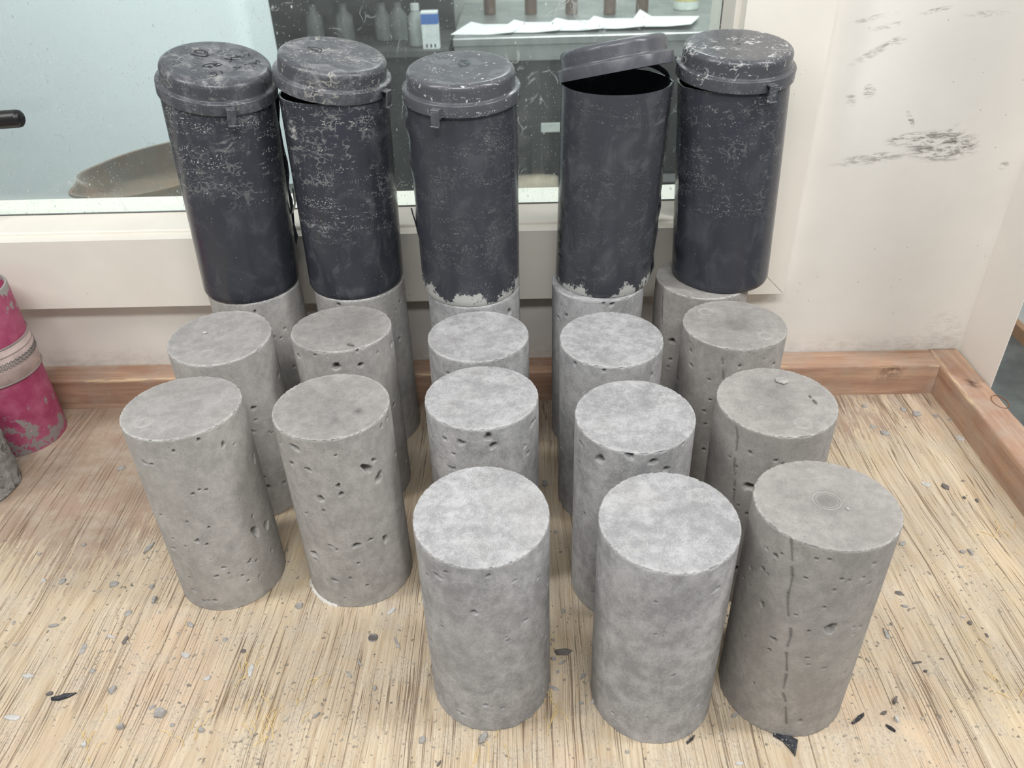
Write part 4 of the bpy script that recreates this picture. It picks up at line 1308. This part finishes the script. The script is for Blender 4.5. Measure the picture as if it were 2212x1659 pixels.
# dark stand with the dusty pan
st = empty('dark_stand', (-0.48, 1.12, FLOOR_Z), 'black steel stand under the dusty pan behind the glass', 'stand')
ZT = 0.168
MB().box(-0.16, 0.14, -0.075, 0.10, ZT-FLOOR_Z-0.02, ZT-FLOOR_Z, 0.002).build('stand_top', M_DARK, st)
for (x, y) in ((-0.14, -0.06), (0.12, -0.06), (-0.14, 0.085), (0.12, 0.085)):
    MB().box(x-0.012, x+0.012, y-0.012, y+0.012, 0.0, ZT-FLOOR_Z-0.02).build('leg', M_DARK, st)
pan = empty('metal_pan', (-0.515, 1.125, ZT), 'dusty brown oval metal pan behind the window glass', 'pan')
pan.rotation_euler = (math.radians(6), math.radians(-7), math.radians(10))
prof = [(0.25, 0.004), (0.72, 0.006), (0.90, 0.020), (0.97, 0.044), (1.0, 0.052), (1.03, 0.053), (1.04, 0.050), (1.03, 0.048), (1.0, 0.047), (0.93, 0.018), (0.75, 0.002), (0.2, 0.0005)]
mb = MB().lathe(prof, 56)
mb.v = [(x*0.125*(1+0.05*math.cos(7*math.atan2(y, x))*(1 if x < -0.8 else 0)), y*0.082, z+0.016) for x, y, z in mb.v]
N = NT('dusty_brown_pan')
o_ = N.coord()
t = N.noise(o_, 24, 5, 0.65)
pm = N.fin(N.mix(N.step(t, 0.35, 0.65), srgb(112, 106, 98), srgb(124, 104, 86)), 0.8)
autosmooth(mb.build('pan_bowl', pm, pan), 50)
mb = MB().tube([(0.045, 0.085, 0.064), (0.075, 0.11, 0.095), (0.105, 0.11, 0.10), (0.11, 0.07, 0.064)], 0.007, 8)
mb.build('pan_handle', M_STEEL, pan, True)
# steel counter
ct = empty('steel_counter', (0.7, 3.5, FLOOR_Z), 'stainless steel counter with papers on it beyond the glass', 'counter')
CO = np.array((0.7, 3.5, FLOOR_Z))
def cpart(name, mb, mat):
    mb.v = [tuple(np.array(p)-CO) for p in mb.v]
    return mb.build(name, mat, ct)
X0c, X1c = -0.262, 1.5
cpart('counter_top', MB().box(X0c, X1c, 3.2, 4.0, -0.03, 0.0, 0.003), M_STEEL)
cpart('front_apron', MB().box(X0c+0.005, X1c-0.005, 3.205, 3.22, -0.085, -0.03), M_STEEL)
for i in range(3):
    x0 = X0c+0.02+i*0.58
    d = cpart('cabinet_door', MB().box(x0, x0+0.56, 3.222, 3.242, FLOOR_Z+0.36, -0.09, 0.003), M_DARK)
cpart('lower_shelf', MB().box(X0c+0.01, X1c-0.01, 3.21, 3.9, FLOOR_Z+0.32, FLOOR_Z+0.35), M_STEEL)
cpart('back_panel', MB().box(X0c+0.01, X1c-0.01, 3.9, 3.95, FLOOR_Z+0.001, -0.03), M_DARK)
for x in (X0c+0.03, X1c-0.03):
    cpart('leg', MB().box(x-0.02, x+0.02, 3.225, 3.265, FLOOR_Z, FLOOR_Z+0.32), M_STEEL)
M_PAPER = mat_simple('white_paper', srgb(238, 242, 244), 0.8, var=0.02, bump=0)
PAP = [(995,55, 1010,38, 1125,60), (1100,55, 1118,36, 1215,60), (1190,55, 1205,37, 1310,57), (1290,50, 1305,33, 1395,55), (1385,52, 1390,28, 1505,40)]
PLAB = ['first white paper sheet from the left on the steel counter', 'second white paper sheet from the left on the counter', 'third white paper sheet, middle of the row on the counter',
        'fourth white paper sheet from the left on the counter', 'rightmost white paper sheet on the steel counter, one corner curled']
for i in range(5):
    px = (1062, 1155, 1247, 1330, 1432)[i]
    c = on_z(px, 50, 0.0)
    c[1] = 3.36
    Wp, Hp = 0.235, 0.20
    v, f = [], []
    nx, ny = 10, 6
    for a in range(ny+1):
        for b in range(nx+1):
            u, w_ = b/nx-0.5, a/ny-0.5
            lift = 0.006*max(0, u-0.15)*4*(1-a/ny)+0.018*max(0, (-u-0.3))*5*(a/ny)*(1.6 if i == 4 else 0.6)
            v.append((u*Wp+w_*0.07, w_*Hp-u*0.03, 0.0006+0.0030*i+lift*0.9))
    nvp = len(v)
    v += [(x, y, z+0.0008) for x, y, z in v]
    for a in range(ny):
        for b in range(nx):
            q = (a*(nx+1)+b, a*(nx+1)+b+1, (a+1)*(nx+1)+b+1, (a+1)*(nx+1)+b)
            f.append(tuple(k_+nvp for k_ in q))
            f.append(q[::-1])
    tag(mesh_obj('paper_sheet', v, f, M_PAPER, loc=(c[0], c[1], 0.0)), PLAB[i], 'paper', 'papers on the steel counter')
# brown bottles standing behind the papers
M_BROWN = mat_simple('brown_glass', srgb(92, 74, 62), 0.3, 0, 0.2, 10)
BL = ['leftmost brown bottle behind the papers on the counter', 'second brown bottle from the left behind the papers', 'middle brown bottle behind the papers on the counter', 'fourth brown bottle from the left behind the papers', 'rightmost brown bottle behind the papers on the counter']
for i, px in enumerate((1058, 1147, 1235, 1318, 1388)):
    c = on_z(px, 33, 0.0)
    rr = 0.026
    b = autosmooth(MB().lathe([(rr-0.003, 0), (rr, 0.003), (rr, 0.15), (rr-0.004, 0.165), (0.012, 0.185), (0.011, 0.21), (0.013, 0.212), (0.013, 0.225), (0.009, 0.226)], 28).build('brown_bottle', M_BROWN, loc=(c[0], c[1]+0.03, 0.0)), 40)
    tag(b, BL[i], 'bottle', 'brown bottles on the counter')
jr = empty('glass_jar', tuple(on_z(1490, 28, 0.0)+np.array((0, 0.10, 0))), 'pale jar with yellowish contents at the right end of the counter', 'jar')
autosmooth(MB().lathe([(0.050, 0), (0.054, 0.004), (0.054, 0.13), (0.046, 0.145), (0.046, 0.15)], 36).build('jar_body', mat_simple('milky_jar', srgb(206, 214, 206), 0.2), jr), 40)
MB().lathe([(0.049, 0.145), (0.049, 0.168), (0.045, 0.170)], 36).build('jar_lid', mat_simple('jar_lid_white', srgb(226, 226, 220), 0.5), jr)
MB().lathe([(0.0546, 0.035), (0.0546, 0.085)], 36, cap0=False, cap1=False).build('jar_label', mat_simple('yellow_label', srgb(196, 184, 130), 0.6), jr)
# splashback behind counter
tag(MB().box(-2.6, 2.2, 4.02, 4.10, FLOOR_Z, 1.6).build('wall_beyond', mat_simple('pale_back_wall', srgb(196, 202, 196), 0.6, var=0.05, sc_=2)),
    'pale wall of the next room behind the counter', 'wall', kind='structure')
# dark open rack left of the counter
rk = empty('dark_rack', (-0.75, 3.4, FLOOR_Z), 'dark open shelving rack beyond the glass', 'rack')
RO = np.array((-0.75, 3.4, FLOOR_Z))
def rpart(name, mb, mat):
    mb.v = [tuple(np.array(p)-RO) for p in mb.v]
    return mb.build(name, mat, rk)
ZR = -0.024
rpart('rack_back', MB().box(-1.3, -0.275, 3.52, 3.55, FLOOR_Z, 0.6), M_DARK)
rpart('rack_side', MB().box(-0.29, -0.275, 3.1, 3.52, FLOOR_Z, ZR-0.02), M_DARK)
rpart('rack_side', MB().box(-1.3, -1.285, 3.1, 3.52, FLOOR_Z, 0.6), M_DARK)
rpart('shelf', MB().box(-1.285, -0.275, 3.12, 3.52, ZR-0.02, ZR), mat_simple('dark_shelf_edge', (0.07, 0.072, 0.07), 0.5))
rpart('shelf', MB().box(-1.285, -0.275, 3.12, 3.52, 0.34, 0.36), M_DARK)
rpart('lower_panel', MB().box(-1.285, -0.29, 3.14, 3.16, FLOOR_Z, ZR-0.02), M_DARK)
c = on_z(948, 98, ZR)
bx = empty('blue_topped_box', (c[0]-0.022, 3.17, ZR), 'white box with a blue top band on the dark rack', 'box')
MB().box(-0.031, 0.031, -0.02, 0.02, 0, 0.085, 0.001).build('box_body', mat_simple('box_card_white', srgb(214, 220, 220), 0.6), bx)
MB().box(-0.0312, 0.0312, -0.0202, 0.0202, 0.085, 0.120, 0.001).build('blue_band', mat_simple('box_blue', srgb(52, 104, 178), 0.6), bx)
MB().box(-0.031, 0.031, -0.02, 0.02, 0.120, 0.128, 0.001).build('box_lid', mat_simple('box_card_lid', srgb(224, 228, 228), 0.6), bx)
for dx in (-0.016, 0.0, 0.015):
    MB().box(dx-0.003, dx+0.003, -0.0206, -0.0199, 0.006, 0.018).build('print_mark', M_BLACK, bx)
M_VIAL = mat_simple('dim_grey_bottle', (0.16, 0.17, 0.165), 0.4, 0, 0.2)
VL = ['leftmost dim grey bottle on the dark rack', 'second dim grey bottle on the dark rack', 'third dim grey bottle on the dark rack', 'fourth dim grey bottle on the dark rack']
for i, px in enumerate((680, 745, 828, 862)):
    c = on_y(px, 85, 3.3)
    b = autosmooth(MB().lathe([(0.030, 0), (0.033, 0.003), (0.033, 0.09), (0.014, 0.115), (0.014, 0.135), (0.010, 0.136)], 24).build('grey_bottle', M_VIAL, loc=(c[0], 3.34, ZR)), 40)
    tag(b, VL[i], 'bottle', 'dim bottles on the dark rack')
c = on_y(902, 90, 3.22)
wb = empty('white_bottle', (c[0], 3.22, ZR), 'pale plastic bottle beside the blue-topped box', 'bottle')
autosmooth(MB().lathe([(0.026, 0), (0.029, 0.003), (0.029, 0.10), (0.015, 0.122), (0.015, 0.128)], 28).build('bottle_body', mat_simple('pale_plastic', (0.32, 0.34, 0.33), 0.4), wb), 40)
MB().lathe([(0.0165, 0.124), (0.0165, 0.145), (0.014, 0.147)], 24).build('bottle_cap', mat_simple('white_cap', (0.6, 0.62, 0.62), 0.5), wb)
# sack and box on the floor shelf glimpsed between the moulds
c = on_y(1155, 375, 3.05)
sk = MB()
v, f = [], []
nu, nv_ = 28, 12
for j in range(nv_+1):
    t = j/nv_
    for i in range(nu):
        a = 2*PI*i/nu
        sx, sy = math.copysign(abs(math.cos(a))**0.6, math.cos(a)), math.copysign(abs(math.sin(a))**0.6, math.sin(a))
        wdt = (0.6+0.4*math.sin(PI*min(1, 0.15+t*0.8)))*(1+0.05*math.sin(5*a+6*t))
        v.append((0.17*sx*wdt*(1-0.25*t), 0.10*sy*wdt*(1-0.4*t), t*0.42))
for j in range(nv_):
    for i in range(nu):
        f.append((j*nu+i, j*nu+(i+1) % nu, (j+1)*nu+(i+1) % nu, (j+1)*nu+i))
f += [tuple(range(nu))[::-1], tuple(nv_*nu+i for i in range(nu))]
tag(mesh_obj('cement_sack', v, f, mat_simple('sack_paper', srgb(150, 140, 124), 0.8, var=0.2, sc_=12), smooth=True, loc=(c[0], 3.02, FLOOR_Z)),
    'grey-brown sack glimpsed between the middle and open moulds', 'sack')
c = on_y(1196, 280, 3.19)
tag(MB().box(-0.05, 0.05, -0.006, 0.0, -0.018, 0.018, 0.001).build('name_plate', mat_simple('pale_plate', srgb(190, 196, 192), 0.6), loc=(c[0], 3.2215, c[2])),
    'small pale plate on the dark counter front', 'plate')
